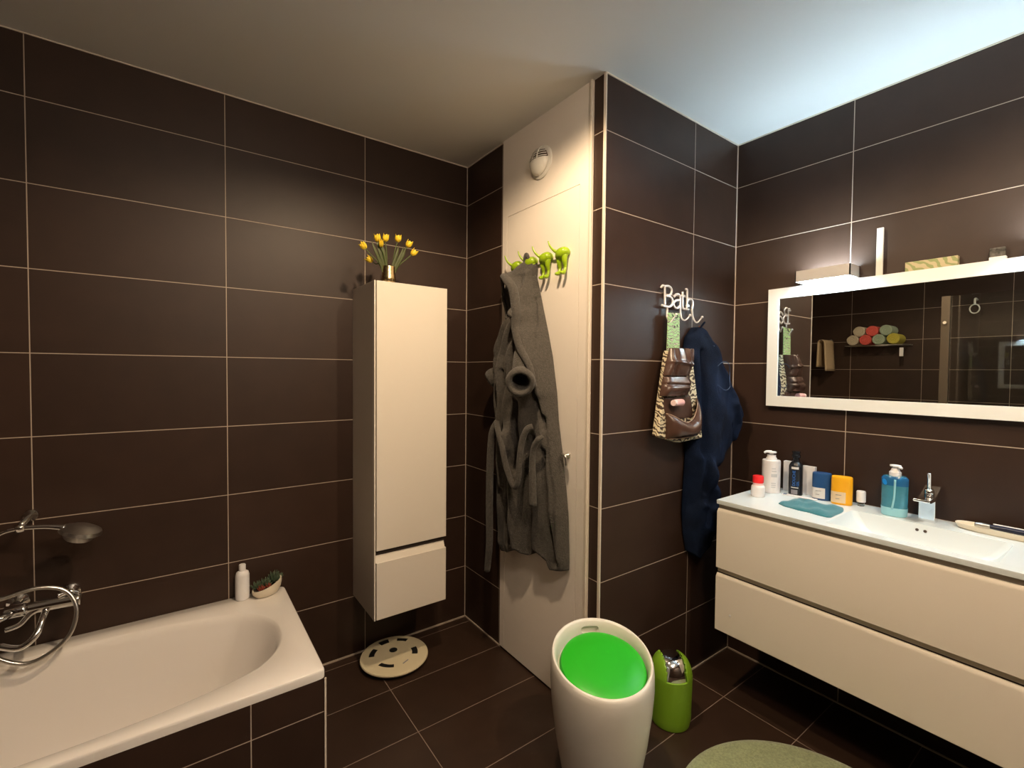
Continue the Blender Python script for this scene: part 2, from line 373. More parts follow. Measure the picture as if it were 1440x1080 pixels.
# bath mixer on the back wall
mx = thing('bath_mixer', 'chrome bath mixer tap with cross arms, low on the wall above the bath', 'tap', (-1.76, 0, .61))
W_ = lambda o: world_child(o)
for x in (-1.835, -1.70):
    W_(lathe('wall_flange', [(0, 0), (.032, 0), (.030, .008), (.018, .014), (.018, .07), (0, .07)], 'chrome', mx, 28, (x, 0, .612), axis=axis_to((0, -1, 0))))
bmx = bmesh.new(); tube_bm(bmx, [(-1.80, -.085, .612), (-1.735, -.085, .612), (-1.66, -.09, .611)], .021, 18)
lathe_bm(bmx, [(0, 0), (.021, 0), (.022, .006), (.022, .05), (.018, .054), (0, .054)], 24, (-1.80, -.085, .612), axis=axis_to((-1, 0, 0)))
W_(from_bm('mixer_body', bmx, 'chrome', mx, smooth=True))
W_(tube('lever', [(-1.665, -.088, .634), (-1.69, -.09, .645), (-1.72, -.095, .640)], [.006, .008, .011], 'chrome', mx, 10))
W_(tube('lever', [(-1.735, -.09, .618), (-1.785, -.10, .600), (-1.812, -.115, .574), (-1.845, -.12, .568)], [.012, .009, .008, .008], 'chrome', mx, 12))
W_(tube('lever', [(-1.835, -.105, .612), (-1.88, -.13, .604)], [.011, .011], 'chrome', mx, 12))
W_(tube('spout', [(-1.75, -.09, .60), (-1.752, -.13, .585), (-1.765, -.165, .545), (-1.80, -.175, .520), (-1.85, -.16, .535)], .0105, 'chrome', mx, 12))
sh = thing('hand_shower', 'chrome hand shower resting on a wall holder above the bath mixer', 'hand shower', (-1.72, 0, .9))
W_(lathe('shower_head', [(0, .016), (.034, .014), (.056, .004), (.060, -.008), (.050, -.014), (.040, -.030), (.036, -.034), (0, -.035)], 'satin', sh, 32, (-1.648, -.15, .878), axis=axis_to((.30, -.10, 1))))
W_(tube('handle', [(-1.69, -.15, .893), (-1.74, -.145, .905), (-1.81, -.14, .909), (-1.855, -.14, .895), (-1.89, -.14, .85)], [.011, .008, .007, .007, .007], 'chrome', sh, 12))
bh = bmesh.new(); lathe_bm(bh, [(0, 0), (.022, 0), (.020, .01), (.009, .014), (.009, .13), (0, .13)], 20, (-1.80, 0, .918), axis=axis_to((0, -1, 0))); lathe_bm(bh, [(0, 0), (.014, 0), (.014, .022), (0, .022)], 16, (-1.80, -.14, .900))
W_(from_bm('wall_holder', bh, 'chrome', sh, smooth=True))
W_(tube('shower_hose', [(-1.89, -.14, .85), (-1.95, -.13, .75), (-1.93, -.11, .68), (-1.86, -.11, .672), (-1.77, -.10, .683), (-1.70, -.10, .655), (-1.668, -.12, .59), (-1.685, -.14, .51), (-1.74, -.15, .462), (-1.80, -.15, .452), (-1.87, -.14, .50), (-1.90, -.12, .56), (-1.87, -.09, .60)], .0072, 'satin', sh, 10))

# bottle and succulent planter on the bath corner
bt = thing('lotion_bottle', 'slim white bottle with a narrow cap, on the back corner of the bath', 'bottle', (-1.146, -.035, BT))
lathe('body', [(0, 0), (.024, 0), (.027, .003), (.028, .02), (.0275, .105), (.024, .118), (.014, .125), (0, .126)], 'wplas', bt, 32)
lathe('cap', [(.014, .124), (.0135, .126), (.0135, .149), (.012, .152), (0, .152)], 'wplas', bt, 24)
pl = thing('succulent_planter', 'cream slanted oval bowl of green and red succulents on the bath corner', 'planter', (-1.052, -.055, BT), rz=.35)
def planter():
    bm = bmesh.new(); N = 40; rings = []
    for (k, z, in_) in ((.55, 0, 0), (.72, .004, 0), (.93, .022, 0), (1., .040, 0), (.98, .050, 1), (.90, .050, 1), (.86, .030, 1), (.5, .026, 2)):
        rings.append([bm.verts.new((.064 * k * math.cos(a), .040 * k * math.sin(a), z + (.016 * (z / .05) * math.cos(a) if in_ < 2 else 0))) for a in [2 * math.pi * i / N for i in range(N)]])
    for a, b in zip(rings, rings[1:]):
        for i in range(N): bm.faces.new((a[i], a[(i + 1) % N], b[(i + 1) % N], b[i]))
    bm.faces.new(rings[0]); bm.faces.new(rings[-1]); return bm
from_bm('bowl', planter(), 'pot', pl, auto=True)
lathe('soil', [(0, .036), (.052, .036), (.052, .030), (0, .030)], 'soil', pl, 24, sx=1, sy=.62)
def rosette(name, c, r, m, n=16, tilt=(0, 0)):
    bm = bmesh.new()
    for k in range(n):
        a = k * 2.4; q = .35 + .65 * k / n; L_ = r * q; up = r * (1.15 - .75 * k / n)
        d = Vector((math.cos(a) + tilt[0], math.sin(a) + tilt[1], 0)); p0 = Vector(c); p2 = p0 + d * L_ + Vector((0, 0, up)); p1 = p0 + d * L_ * .6 + Vector((0, 0, up * .35))
        tube_bm(bm, [p0, p1, p2], [r * .10, r * .17, r * .02], 6, k=3)
    return from_bm(name, bm, m, pl, smooth=True)
rosette('succulent', (-.008, .004, .040), .034, 'succ', 20); rosette('succulent', (.030, .006, .048), .040, 'succ', 22, (.35, .1)); rosette('succulent', (-.036, .014, .038), .030, 'succ', 16, (-.2, 0))
rosette('succulent', (-.036, -.016, .038), .020, 'succred', 14); rosette('succulent', (-.008, -.022, .040), .020, 'succred', 12)

# ------------------------------------------------------------------ tall wall cabinet
X0, X1, Z0, Z1, YD = -.656, -.293, .310, 1.850, -.310
cb = thing('tall_cabinet', 'tall narrow cream wall cabinet hung on the back wall beside the bath', 'cabinet', ((X0 + X1) / 2, 0, Z0))
W_(box('body', (X0, YD + .022, Z0), (X1, -.0005, Z1), 'lacquer_side', cb, bevel=.001))
W_(box('front_panel', (X0 + .006, YD + .016, Z0 + .002), (X1 - .002, YD + .022, Z1 - .004), 'dark', cb))
W_(box('side_edge', (X0, YD - .001, Z0), (X0 + .006, YD + .022, Z1), 'lacquer', cb))
W_(box('door', (X0 + .011, YD - .001, .628), (X1, YD + .016, Z1), 'lacquer', cb, bevel=.0015))
dw = W_(box('drawer', (X0 + .011, YD - .001, Z0), (X1, YD + .016, .573), 'lacquer', cb, bevel=.0015))
W_(prism('grip_rail', [(X0 + .004, YD + .012, .573), (X0 + .004, YD + .001, .573), (X0 + .004, YD + .015, .604), (X0 + .004, YD + .020, .604)], (X1 - X0 - .010, 0, 0), 'lacquer', cb))
# vase with tulips
vs = thing('gold_vase', 'small brushed gold cylinder vase of tulips on top of the tall cabinet', 'vase', (-.572, -.262, Z1))
lathe('vessel', [(0, 0), (.020, 0), (.029, .004), (.033, .016), (.032, .03), (.029, .05), (.029, .078), (.026, .078), (.026, .05), (.026, .02), (0, .018)], 'gold', vs, 40)
TUL = [((-.627, -.27, 2.044), 'second yellow tulip from the left, upright at the top of the bunch', (-.2, -.2, 1)),
       ((-.592, -.275, 2.049), 'small pale yellow tulip at the top middle of the bunch', (.1, -.3, 1)),
       ((-.530, -.27, 2.058), 'open yellow tulip at the top right of the bunch', (.1, -.2, 1)),
       ((-.688, -.27, 1.999), 'yellow tulip leaning furthest left in the gold vase', (-.8, -.2, .8)),
       ((-.478, -.27, 2.042), 'yellow tulip on a long arched stem, second from the right', (.5, -.2, 1)),
       ((-.454, -.27, 2.006), 'lowest yellow tulip leaning furthest right in the gold vase', (.7, -.2, .8)),
       ((-.618, -.29, 2.016), 'narrow yellow tulip bud below the upper left blooms', (-.2, -.6, 1)),
       ((-.640, -.215, 1.958), 'added low tulip standing in for a blurred flower reflection near the wall tiles', (-.7, .4, .5))]  # last bloom is added in place of a blurred reflection on the tiles
for c, lab, d in TUL:
    c = Vector(c); b0 = Vector((-.572 + (c.x + .572) * .16, -.262, Z1 + .03)); T = thing('tulip', lab, 'flower', b0, 'yellow tulips in the gold vase'); d = Vector(d).normalized()
    rel = c - b0; ctop = rel - d * .012
    mid = Vector((rel.x * .30, rel.y * .3, .058)); mid2 = Vector((rel.x * .66, rel.y * .7, max(.06, rel.z * .74)))
    tube('stem', [(0, 0, 0), mid, mid2, ctop], .0022, 'stem', T, 7)
    bm = bmesh.new(); A = axis_to(d); r0 = .0125 if 'narrow' not in lab else .009
    for k in range(6):
        a = k * math.pi / 3; o_ = 1 + .12 * (k % 2); pts = []
        for (h, wd, rr) in ((0, .25, .35), (.008, .9, .95), (.018, 1., 1.05), (.028, .7, .95), (.036, .12, .75 + .25 * (k % 2))):
            ring = []
            for s_ in (-1, -.5, 0, .5, 1):
                an = a + s_ * .62 * wd; ring.append(ctop + A @ Vector((rr * o_ * r0 * math.cos(an), rr * o_ * r0 * math.sin(an), h * (.9 + .1 * (k % 2)))))
            pts.append([bm.verts.new(p) for p in ring])
        for p, q in zip(pts, pts[1:]):
            for i in range(4): bm.faces.new((p[i], p[i + 1], q[i + 1], q[i]))
    o = from_bm('bloom', bm, 'yellow', T, smooth=True); so = o.modifiers.new('thick', 'SOLIDIFY'); so.thickness = .0012; o.modifiers.new('s', 'SUBSURF').render_levels = 1
    bm = bmesh.new(); side = -1 if rel.x < 0 else 1
    P = [(0, 0, .01), (side * .010 + rel.x * .12, -.006, .06), (side * .018 + rel.x * .3, -.012, .11), (side * .028 + rel.x * .35, -.006, .15)]
    tube_bm(bm, P, [.003, .0085, .0075, .001], 8, flat=((0, 1, 0), .25), k=5); from_bm('leaf', bm, 'leaf', T, smooth=True)

# ------------------------------------------------------------------ round scale on the floor
sc = thing('bathroom_scale', 'round cream scale with black slots on the floor under the tall cabinet', 'bathroom scale', (-.503, -.168, 0), rz=0)
lathe('base', [(0, .004), (.145, .004), (.152, .012), (.152, .020), (0, .020)], 'black', sc, 64)
lathe('plate', [(0, .018), (.155, .018), (.163, .022), (.165, .027), (.163, .032), (.155, .034), (0, .034)], 'disc', sc, 72)
def slot(a0, a1, r, wd, nm='sensor_slot'):
    bm = bmesh.new(); n = 12; A = [];B = []
    for z, L_ in ((.0342, A), (.0352, B)):
        for i in range(n + 1):
            a = math.radians(a0 + (a1 - a0) * i / n); L_.append([bm.verts.new((rr * math.cos(a), rr * math.sin(a), z)) for rr in (r - wd, r + wd)])
    for i in range(n):
        bm.faces.new((A[i][0], A[i + 1][0], A[i + 1][1], A[i][1])); bm.faces.new((B[i][0], B[i][1], B[i + 1][1], B[i + 1][0]))
        bm.faces.new((A[i][0], B[i][0], B[i + 1][0], A[i + 1][0])); bm.faces.new((A[i][1], A[i + 1][1], B[i + 1][1], B[i][1]))
    bm.faces.new((A[0][0], A[0][1], B[0][1], B[0][0])); bm.faces.new((A[n][0], B[n][0], B[n][1], A[n][1]))
    from_bm(nm, bm, 'black', sc)
for a0, a1, r, wd in ((203, 247, .095, .011), (-33, -1, .10, .014), (126, 158, .11, .013), (82, 104, .125, .016), (38, 62, .125, .011)): slot(a0, a1, r, wd)
lathe('centre_ring', [(.010, .034), (.020, .034), (.020, .0352), (.010, .0352)], 'black', sc, 28, c=(.008, .035, 0))
mk = box('printed_mark', (-.018, -.003, 0), (.018, .003, .0004), 'labell', sc); mk.location = (.022, -.088, .0341); mk.rotation_euler = (0, 0, math.radians(25))

# ------------------------------------------------------------------ air valve and dog hooks on the white panel
av = thing('air_valve', 'round cream ventilation valve high on the white panel above the door', 'vent', (x0, -.682, 2.405))
AX = axis_to((-1, 0, 0))
lathe('rim', [(.0, 0), (.074, 0), (.073, .006), (.062, .012), (0, .012)], 'plastic', av, 48, axis=AX)
def halfdome(z_lo, z_hi):
    bm = bmesh.new(); n = 26; g_ = []
    for i in range(n + 1):
        zz = z_lo + (z_hi - z_lo) * i / n; row = []
        for j in range(n + 1):
            r = .062; w2 = math.sqrt(max(r * r - zz * zz, 1e-9)); yy = -w2 + 2 * w2 * j / n
            hh = .012 + .034 * math.sqrt(max(0, 1 - (zz * zz + yy * yy) / (r * r)))
            row.append(bm.verts.new((-hh, yy, zz)))
        g_.append(row)
    for i in range(n):
        for j in range(n):
            try: bm.faces.new((g_[i][j], g_[i][j + 1], g_[i + 1][j + 1], g_[i + 1][j]))
            except ValueError: pass
    bmesh.ops.remove_doubles(bm, verts=bm.verts[:], dist=1e-5)
    return bm
dm = from_bm('cover_dome', halfdome(-.062, .004), 'plastic', av, smooth=True); dm.modifiers.new('t', 'SOLIDIFY').thickness = .003
lathe('inner_throat', [(0, .0125), (.058, .0125), (.058, .014), (0, .014)], 'vent_in', av, 40, axis=AX)
for k in range(5):
    z = .010 + k * .011; w2 = math.sqrt(.060 ** 2 - z * z); P = [(-.012 - .032 * math.sqrt(max(0, 1 - (z * z + (w2 * t) ** 2) / .062 ** 2)), w2 * t, z) for t in np.linspace(-1, 1, 9)]
    tube('grille_bar', P, .0022, 'plastic', av, 6, k=2)
tube('grille_bar', [(-.012 - .033 * math.sqrt(max(0, 1 - (.018 ** 2 + z * z) / .062 ** 2)), -.018, z) for z in np.linspace(0, .058, 8)], .0028, 'plastic', av, 6, k=2)

def dog_hook():
    t = thing('coat_hook', 'x', 'coat hook', group='green dog hooks on the white panel')
    bm = bmesh.new()
    tube_bm(bm, [(-.010, .012, .025), (-.022, .022, .030), (-.038, .034, .042), (-.048, .044, .060), (-.052, .050, .080)], [.013, .009, .0055, .004, .0025], 12, k=5)   # tail curling up
    tube_bm(bm, [(-.002, -.022, .020), (-.018, -.020, .026), (-.026, -.004, .020), (-.018, .012, .010), (-.002, .016, .0)], [.015, .021, .023, .019, .012], 14, k=4)       # rump
    for s_ in (-1, 1):
        y = -.004 + s_ * .017
        tube_bm(bm, [(-.018, y, .018), (-.020, y, -.010), (-.013, y + .002, -.038), (-.020, y + .001, -.060)], [.015, .012, .007, .0065], 12, k=5)
        tube_bm(bm, [(-.015, y + .001, -.052), (-.022, y + .001, -.062), (-.032, y - .001, -.064), (-.042, y - .003, -.066)], [.006, .0085, .0085, .005], 10, k=4)
    from_bm('dog_body', bm, 'lime', t, smooth=True); return t
hk = dog_hook()
def dup(root, loc, label):
    r = root.copy(); COL.objects.link(r); r.location = loc; r['label'] = label
    for ch in [c for c in bpy.data.objects if c.parent == root]:
        c = ch.copy(); COL.objects.link(c); c.parent = r
    return r
hk.location = (x0 - .001, -.52, 1.935); hk['label'] = 'lime green dog-shaped hook at the far left, half hidden by the robe hood'
dup(hk, (x0 - .001, -.628, 1.935), 'lime green dog-shaped hook that carries the grey bathrobe')
dup(hk, (x0 - .001, -.736, 1.935), 'empty lime green dog-shaped hook just right of the robe')
dup(hk, (x0 - .001, -.846, 1.935), 'empty lime green dog-shaped hook at the far right of the row')

# ------------------------------------------------------------------ bathrobe
rb = thing('bathrobe', 'dark grey hooded terry bathrobe hanging from a green hook on the white door', 'bathrobe', (0, -.62, .55))
RL = [(-.600, 1.965), (-.550, 1.945), (-.450, 1.918), (-.412, 1.885), (-.405, 1.83), (-.435, 1.76), (-.445, 1.707), (-.415, 1.634), (-.382, 1.55), (-.363, 1.467), (-.397, 1.374), (-.397, 1.284), (-.412, 1.213), (-.409, 1.025), (-.399, .805), (-.402, .50)]
RR = [(-.655, 1.965), (-.672, 1.932), (-.668, 1.887), (-.685, 1.838), (-.718, 1.731), (-.752, 1.627), (-.785, 1.514), (-.802, 1.426), (-.815, 1.361), (-.828, 1.241), (-.856, 1.098), (-.876, .991), (-.897, .842), (-.907, .64), (-.90, .50)]
def rbot(s): return float(np.interp(s, [0, .12, .24, .42, .56, .60, .82, .85, 1], [.555, .552, .565, .612, .60, .665, .62, .585, .60]))
rid = [([(-.605, 1.687), (-.52, 1.525), (-.50, 1.25), (-.50, .9)], .018, .030), ([(-.564, 1.724), (-.455, 1.526), (-.45, 1.212)], .014, .026),
       ([(-.644, 1.632), (-.601, 1.523), (-.571, 1.255), (-.57, 1.0)], .016, .026), ([(-.66, 1.60), (-.64, 1.5), (-.64, 1.4)], .012, .022),
       ([(-.723, 1.615), (-.80, 1.40), (-.826, 1.2), (-.854, 1.0), (-.90, .627)], .035, .040), ([(-.675, 1.712), (-.69, 1.62), (-.75, 1.50), (-.81, 1.36)], .022, .036),
       ([(-.72, 1.15), (-.70, .9), (-.69, .62)], .028, -.045), ([(-.585, 1.15), (-.60, .95), (-.60, .62)], .022, .026), ([(-.46, 1.1), (-.46, .8), (-.45, .6)], .030, .022),
       ([(-.80, 1.1), (-.82, .9), (-.85, .62)], .014, -.028), ([(-.53, 1.45), (-.535, 1.1)], .010, -.022), ([(-.70, 1.48), (-.755, 1.35), (-.80, 1.2)], .010, -.03),
       ([(-.66, 1.90), (-.665, 1.80), (-.665, 1.70)], .022, .030), ([(-.53, 1.905), (-.60, 1.862), (-.648, 1.80), (-.66, 1.70)], .016, .040), ([(-.43, 1.86), (-.48, 1.82), (-.50, 1.77), (-.52, 1.75)], .050, -.12), ([(-.69, 1.85), (-.745, 1.6), (-.79, 1.35)], .012, .014), ([(-.69, 1.78), (-.735, 1.6), (-.775, 1.4)], .007, -.022), ([(-.80, 1.25), (-.86, .9), (-.87, .62)], .010, -.022), ([(-.84, 1.3), (-.88, 1.0), (-.89, .65)], .012, .014), ([(-.55, 1.0), (-.54, .62)], .012, -.03), ([(-.47, 1.6), (-.43, 1.45), (-.43, 1.25)], .008, -.025), ([(-.62, 1.3), (-.63, 1.0)], .020, -.04)]
def rT(z): return float(np.interp(z, [.5, .8, 1.2, 1.5, 1.75, 1.9, 1.97], [.065, .085, .10, .10, .085, .08, .035]))
put = lambda a, z, d: (-.012 - d, a, z)
W_(drape('robe_body', RL, RR, 1.962, rbot, rT, rid, 'robe', rb, put, nu=90, nv=190))
def hood():
    # rolled hood lip around the dark opening
    bm = bmesh.new(); tube_bm(bm, [(-.07, -.462, 1.908), (-.105, -.525, 1.898), (-.13, -.590, 1.866), (-.14, -.650, 1.815), (-.14, -.672, 1.72), (-.14, -.672, 1.64), (-.145, -.715, 1.55), (-.14, -.775, 1.47), (-.13, -.80, 1.38)], [.012, .017, .020, .022, .022, .020, .018, .014, .010], 14)
    tube_bm(bm, [(-.07, -.462, 1.905), (-.05, -.438, 1.87), (-.05, -.445, 1.81), (-.06, -.480, 1.755), (-.08, -.52, 1.70)], [.012, .009, .009, .008, .008], 10)
    return bm
W_(from_bm('hood_edge', hood(), 'robe', rb, smooth=True))
ho = bmesh.new(); lathe_bm(ho, [(0, 0), (.05, 0), (.052, .004), (0, .006)], 30, (-.034, -.478, 1.815), sx=1.50, sy=1.15, axis=axis_to((-1, .25, -.1))); W_(from_bm('hood_shade_disc', ho, 'robe_shade', rb, smooth=True))  # dark disc stands in for the shade inside the hood
W_(tube('hanging_loop', [(-.03, -.655, 1.93), (-.045, -.640, 1.972), (-.05, -.628, 1.992), (-.05, -.618, 1.972), (-.04, -.605, 1.93)], .009, 'robe', rb, 10))
def sleeve(c, d, r, root, name):
    d = Vector(d).normalized(); A = axis_to(d); c = Vector(c); bm = bmesh.new()
    prof = [(r * .80, -.14), (r * .98, -.09), (r * .95, -.060), (r * 1.12, -.048), (r * 1.24, -.024), (r * 1.20, -.004), (r * 1.02, .008), (r * .82, .002), (r * .72, -.014), (r * .66, -.05), (r * .5, -.10), (0, -.11)]
    lathe_bm(bm, prof, 36, c, axis=A)
    tube_bm(bm, [c - d * .10, Vector(root) * .5 + (c - d * .10) * .5 + Vector((-.006, 0, 0)), root], [r * .9, r * .8, r * .5], 16)
    W_(from_bm(name, bm, 'robe', rb, smooth=True))
sleeve((-.205, -.795, 1.400), (-.62, -.72, -.30), .051, (-.07, -.66, 1.62), 'sleeve')
sleeve((-.085, -.388, 1.405), (-.55, .62, -.55), .040, (-.05, -.45, 1.60), 'sleeve')
W_(tube('belt', [(-.10, -.49, 1.215), (-.125, -.480, 1.17), (-.13, -.465, 1.11), (-.13, -.455, .968), (-.13, -.452, .756), (-.13, -.455, .60), (-.13, -.436, .458)], [.016, .018, .017, .018, .018, .017, .015], 'robe', rb, 14))
W_(tube('belt', [(-.12, -.495, 1.205), (-.15, -.555, 1.165), (-.15, -.585, 1.10), (-.15, -.622, 1.01), (-.15, -.665, .948), (-.15, -.696, .935), (-.15, -.716, .975), (-.15, -.722, 1.05), (-.148, -.736, 1.139), (-.14, -.760, 1.197), (-.12, -.775, 1.21)], .0135, 'robe', rb, 12))
W_(tube('belt', [(-.11, -.83, 1.17), (-.13, -.827, 1.161), (-.132, -.80, 1.12), (-.13, -.788, 1.057), (-.13, -.791, .988), (-.13, -.797, .87)], [.010, .012, .013, .014, .016, .017], 'robe', rb, 12))

# ------------------------------------------------------------------ Bath hook sign
sg = thing('hook_rack', 'white metal letters spelling Bath with curled hooks, on the brown return wall', 'hook rack', (.49, YC, 1.78))
ys = -1.085
LET = {'letter_b': [[(.338, 1.818), (.349, 1.829), (.364, 1.828), (.39, 1.831), (.409, 1.824), (.414, 1.81), (.403, 1.794), (.373, 1.786)], [(.364, 1.826), (.366, 1.785), (.368, 1.743)], [(.345, 1.743), (.37, 1.741), (.4, 1.741), (.421, 1.755), (.421, 1.774), (.403, 1.786), (.373, 1.786)]],
       'letter_a': [[(.43, 1.786), (.445, 1.799), (.465, 1.802), (.477, 1.791), (.478, 1.751), (.482, 1.742)], [(.477, 1.777), (.45, 1.774), (.431, 1.761), (.435, 1.745), (.455, 1.739), (.478, 1.753)]],
       'letter_t': [[(.496, 1.817), (.496, 1.771), (.498, 1.746), (.506, 1.741), (.520, 1.742)], [(.485, 1.798), (.513, 1.800)]],
       'letter_h': [[(.518, 1.830), (.53, 1.828), (.531, 1.78), (.529, 1.743)], [(.515, 1.741), (.545, 1.741)], [(.53, 1.775), (.55, 1.789), (.571, 1.785), (.576, 1.770), (.572, 1.744)]]}
for nm, strokes in LET.items():
    bm = bmesh.new()
    for s_ in strokes: tube_bm(bm, [(x, ys, z) for x, z in s_], .0054, 10, flat=((0, 1, 0), .8), k=4)
    W_(from_bm(nm, bm, 'signwhite', sg, smooth=True))
HK = [[(.383, -1.085, 1.741), (.384, -1.085, 1.715), (.376, -1.092, 1.690), (.386, -1.100, 1.671), (.392, -1.108, 1.681), (.396, -1.122, 1.703)],
      [(.478, -1.085, 1.742), (.483, -1.085, 1.718), (.481, -1.093, 1.695), (.490, -1.101, 1.686), (.503, -1.109, 1.696), (.508, -1.117, 1.709)],
      [(.570, -1.085, 1.744), (.578, -1.085, 1.711), (.585, -1.093, 1.688), (.592, -1.101, 1.684), (.600, -1.109, 1.696), (.604, -1.117, 1.708)]]
for P in HK:
    bm = bmesh.new(); Q = P
    tube_bm(bm, Q, [.0052, .0046, .0036, .0034, .0034, .0036], 10, k=5); e = Q[-1]
    bmesh.ops.create_uvsphere(bm, u_segments=12, v_segments=8, radius=.0062, matrix=Matrix.Translation(e)); W_(from_bm('hook', bm, 'signwhite', sg, smooth=True))
for x, z in ((.372, 1.80), (.55, 1.76)):
    W_(lathe('wall_stud', [(0, 0), (.005, 0), (.005, .016), (0, .016)], 'satin', sg, 12, (x, YC, z), axis=axis_to((0, -1, 0))))

# ------------------------------------------------------------------ hanging toiletry organiser
bg = thing('toiletry_bag', 'patterned cream hanging toiletry bag with shiny brown pockets on the left hook', 'bag', (.42, YC, 1.14))
yb = lambda d: YC - .004 - d
W_(prism('strap', [(.369, yb(.028), 1.711), (.452, yb(.028), 1.716), (.455, yb(.030), 1.527), (.362, yb(.030), 1.524)], (0, -.004, 0), 'strap', bg, bevel=.001))
W_(tube('strap_ring', [(.395, -1.10, 1.705), (.41, -1.112, 1.69), (.425, -1.112, 1.70), (.41, -1.10, 1.715)], .002, 'black', bg, 6))
W_(prism('back_panel', [(.352, yb(.02), 1.545), (.515, yb(.02), 1.555), (.55, yb(.03), 1.35), (.592, yb(.035), 1.150), (.41, yb(.035), 1.142), (.262, yb(.035), 1.180), (.30, yb(.03), 1.352)], (0, -.034, 0), 'bagpat', bg, bevel=.006, seg=3))
def pocket(name, poly_l, poly_r, z1, z0, T, base, ridges, m='vinyl'):
    o = drape(name, poly_l, poly_r, z1, (lambda s: z0 if np.isscalar(z0) else float(np.interp(s, [0, .25, .5, .75, 1], z0))), T, ridges, m, bg, lambda a, z, d: (a, YC - base - d, z), nu=36, nv=36, p=5, back=.0, noise=.0015)
    return W_(o)
pocket('pocket', [(.348, 1.560), (.305, 1.44)], [(.510, 1.560), (.478, 1.44)], 1.556, 1.436, lambda z: .030 + .012 * math.sin((1.556 - z) / .12 * math.pi), .060, [([(.36, 1.55), (.35, 1.44)], .012, -.008), ([(.47, 1.55), (.46, 1.46)], .008, -.010), ([(.44, 1.55), (.44, 1.50)], .006, .008), ([(.42, 1.55), (.42, 1.50)], .006, -.008), ([(.32, 1.50), (.48, 1.485)], .008, .008)])
pocket('pocket', [(.303, 1.434), (.281, 1.352)], [(.476, 1.434), (.468, 1.350)], 1.432, 1.350, lambda z: .028 + .012 * math.sin((1.432 - z) / .08 * math.pi), .062, [([(.30, 1.400), (.46, 1.394)], .006, -.008), ([(.30, 1.37), (.46, 1.40)], .02, .006)])
pocket('inner_panel', [(.300, 1.35), (.30, 1.25)], [(.50, 1.35), (.53, 1.25)], 1.345, 1.25, lambda z: .010, .064, [])
def ptop(a): return float(np.interp(a, [.318, .35, .40, .44, .48, .51, .535], [1.275, 1.262, 1.240, 1.232, 1.245, 1.285, 1.335]))
def open_pocket():
    bm = bmesh.new(); nu, nv = 40, 16; g_ = []
    for j in range(nu):
        s = j / (nu - 1); col = []
        for i in range(nv):
            t = i / (nv - 1); a = .318 + (.540 - .318) * s; zt = ptop(a); z = zt + (1.168 - zt) * t; a2 = a + .012 * t * (s - .5)
            D = .070 + .060 * (1 - abs(2 * s - 1) ** 3.2) ** .5 * (1 - .55 * abs(2 * t - 1) ** 3)
            col.append(bm.verts.new((a2, YC - D, z)))
        g_.append(col)
    for j in range(nu - 1):
        for i in range(nv - 1): bm.faces.new((g_[j][i], g_[j + 1][i], g_[j + 1][i + 1], g_[j][i + 1]))
    lo = [bm.verts.new((v[-1].co.x, YC - .062, 1.164)) for v in g_]
    for j in range(nu - 1): bm.faces.new((g_[j][-1], g_[j + 1][-1], lo[j + 1], lo[j]))
    return bm, [tuple(c[0].co) for c in g_], [tuple(c[-1].co) for c in g_]
bmp, rimp, lop = open_pocket(); o = W_(from_bm('open_pocket', bmp, 'vinyl', bg, smooth=True)); o.modifiers.new('t', 'SOLIDIFY').thickness = .003
(tube('piping', rimp[::3] + [rimp[-1]], .0022, mat('tan_piping', (.40, .27, .19), .4), o, 6, k=2))
(tube('piping', lop[::3] + [lop[-1]], .0022, mat('tan_piping_low', (.40, .27, .19), .4), o, 6, k=2))
tb = thing('travel_tube', 'small pink and white tube lying in the open pocket of the bag', 'tube', (.34, -1.165, 1.322))
lathe('tube_body', [(0, 0), (.014, 0), (.015, .004), (.015, .055), (0, .058)], 'pink', tb, 20, axis=axis_to((.95, .1, .0)))
lathe('cap', [(0, -.016), (.0125, -.016), (.0135, -.010), (.0135, 0), (0, 0)], mat('pale_pink_cap', (.85, .66, .66), .3), tb, 20, axis=axis_to((.95, .1, .0)))

# ------------------------------------------------------------------ jeans on the right hook
jn = thing('jeans', 'dark blue denim jeans hanging from the right hook beside the vanity', 'jeans', (.65, YC, .6))
JL = [(.600, 1.672), (.575, 1.655), (.530, 1.611), (.515, 1.529), (.528, 1.398), (.545, 1.199), (.552, 1.065), (.540, .899), (.535, .8), (.548, .697), (.575, .60)]
JR = [(.625, 1.672), (.645, 1.650), (.675, 1.605), (.735, 1.534), (.785, 1.466), (.865, 1.36), (.930, 1.285), (.950, 1.235), (.945, 1.185), (.91, 1.12), (.83, 1.040), (.735, .985), (.745, .88), (.755, .70), (.73, .56)]
def jT(z): return float(np.interp(z, [.58, .7, .9, 1.0, 1.15, 1.25, 1.4, 1.6, 1.67], [.05, .08, .09, .085, .095, .10, .085, .055, .03]))
jr = [([(.63, 1.64), (.70, 1.50), (.80, 1.38), (.92, 1.24)], .026, .030), ([(.63, 1.55), (.66, 1.42), (.66, 1.2), (.64, 1.0)], .050, .022),
      ([(.65, 1.60), (.73, 1.50), (.785, 1.43)], .006, -.016), ([(.82, 1.30), (.89, 1.20), (.88, 1.12)], .018, .022), ([(.80, 1.20), (.87, 1.10)], .010, -.016), ([(.60, 1.05), (.66, .93), (.70, .86), (.72, .7)], .025, .022),
      ([(.585, 1.55), (.60, 1.2), (.60, .9)], .010, -.018), ([(.70, 1.0), (.66, .90), (.63, .75)], .014, -.018), ([(.60, .84), (.70, .80)], .02, .014)]
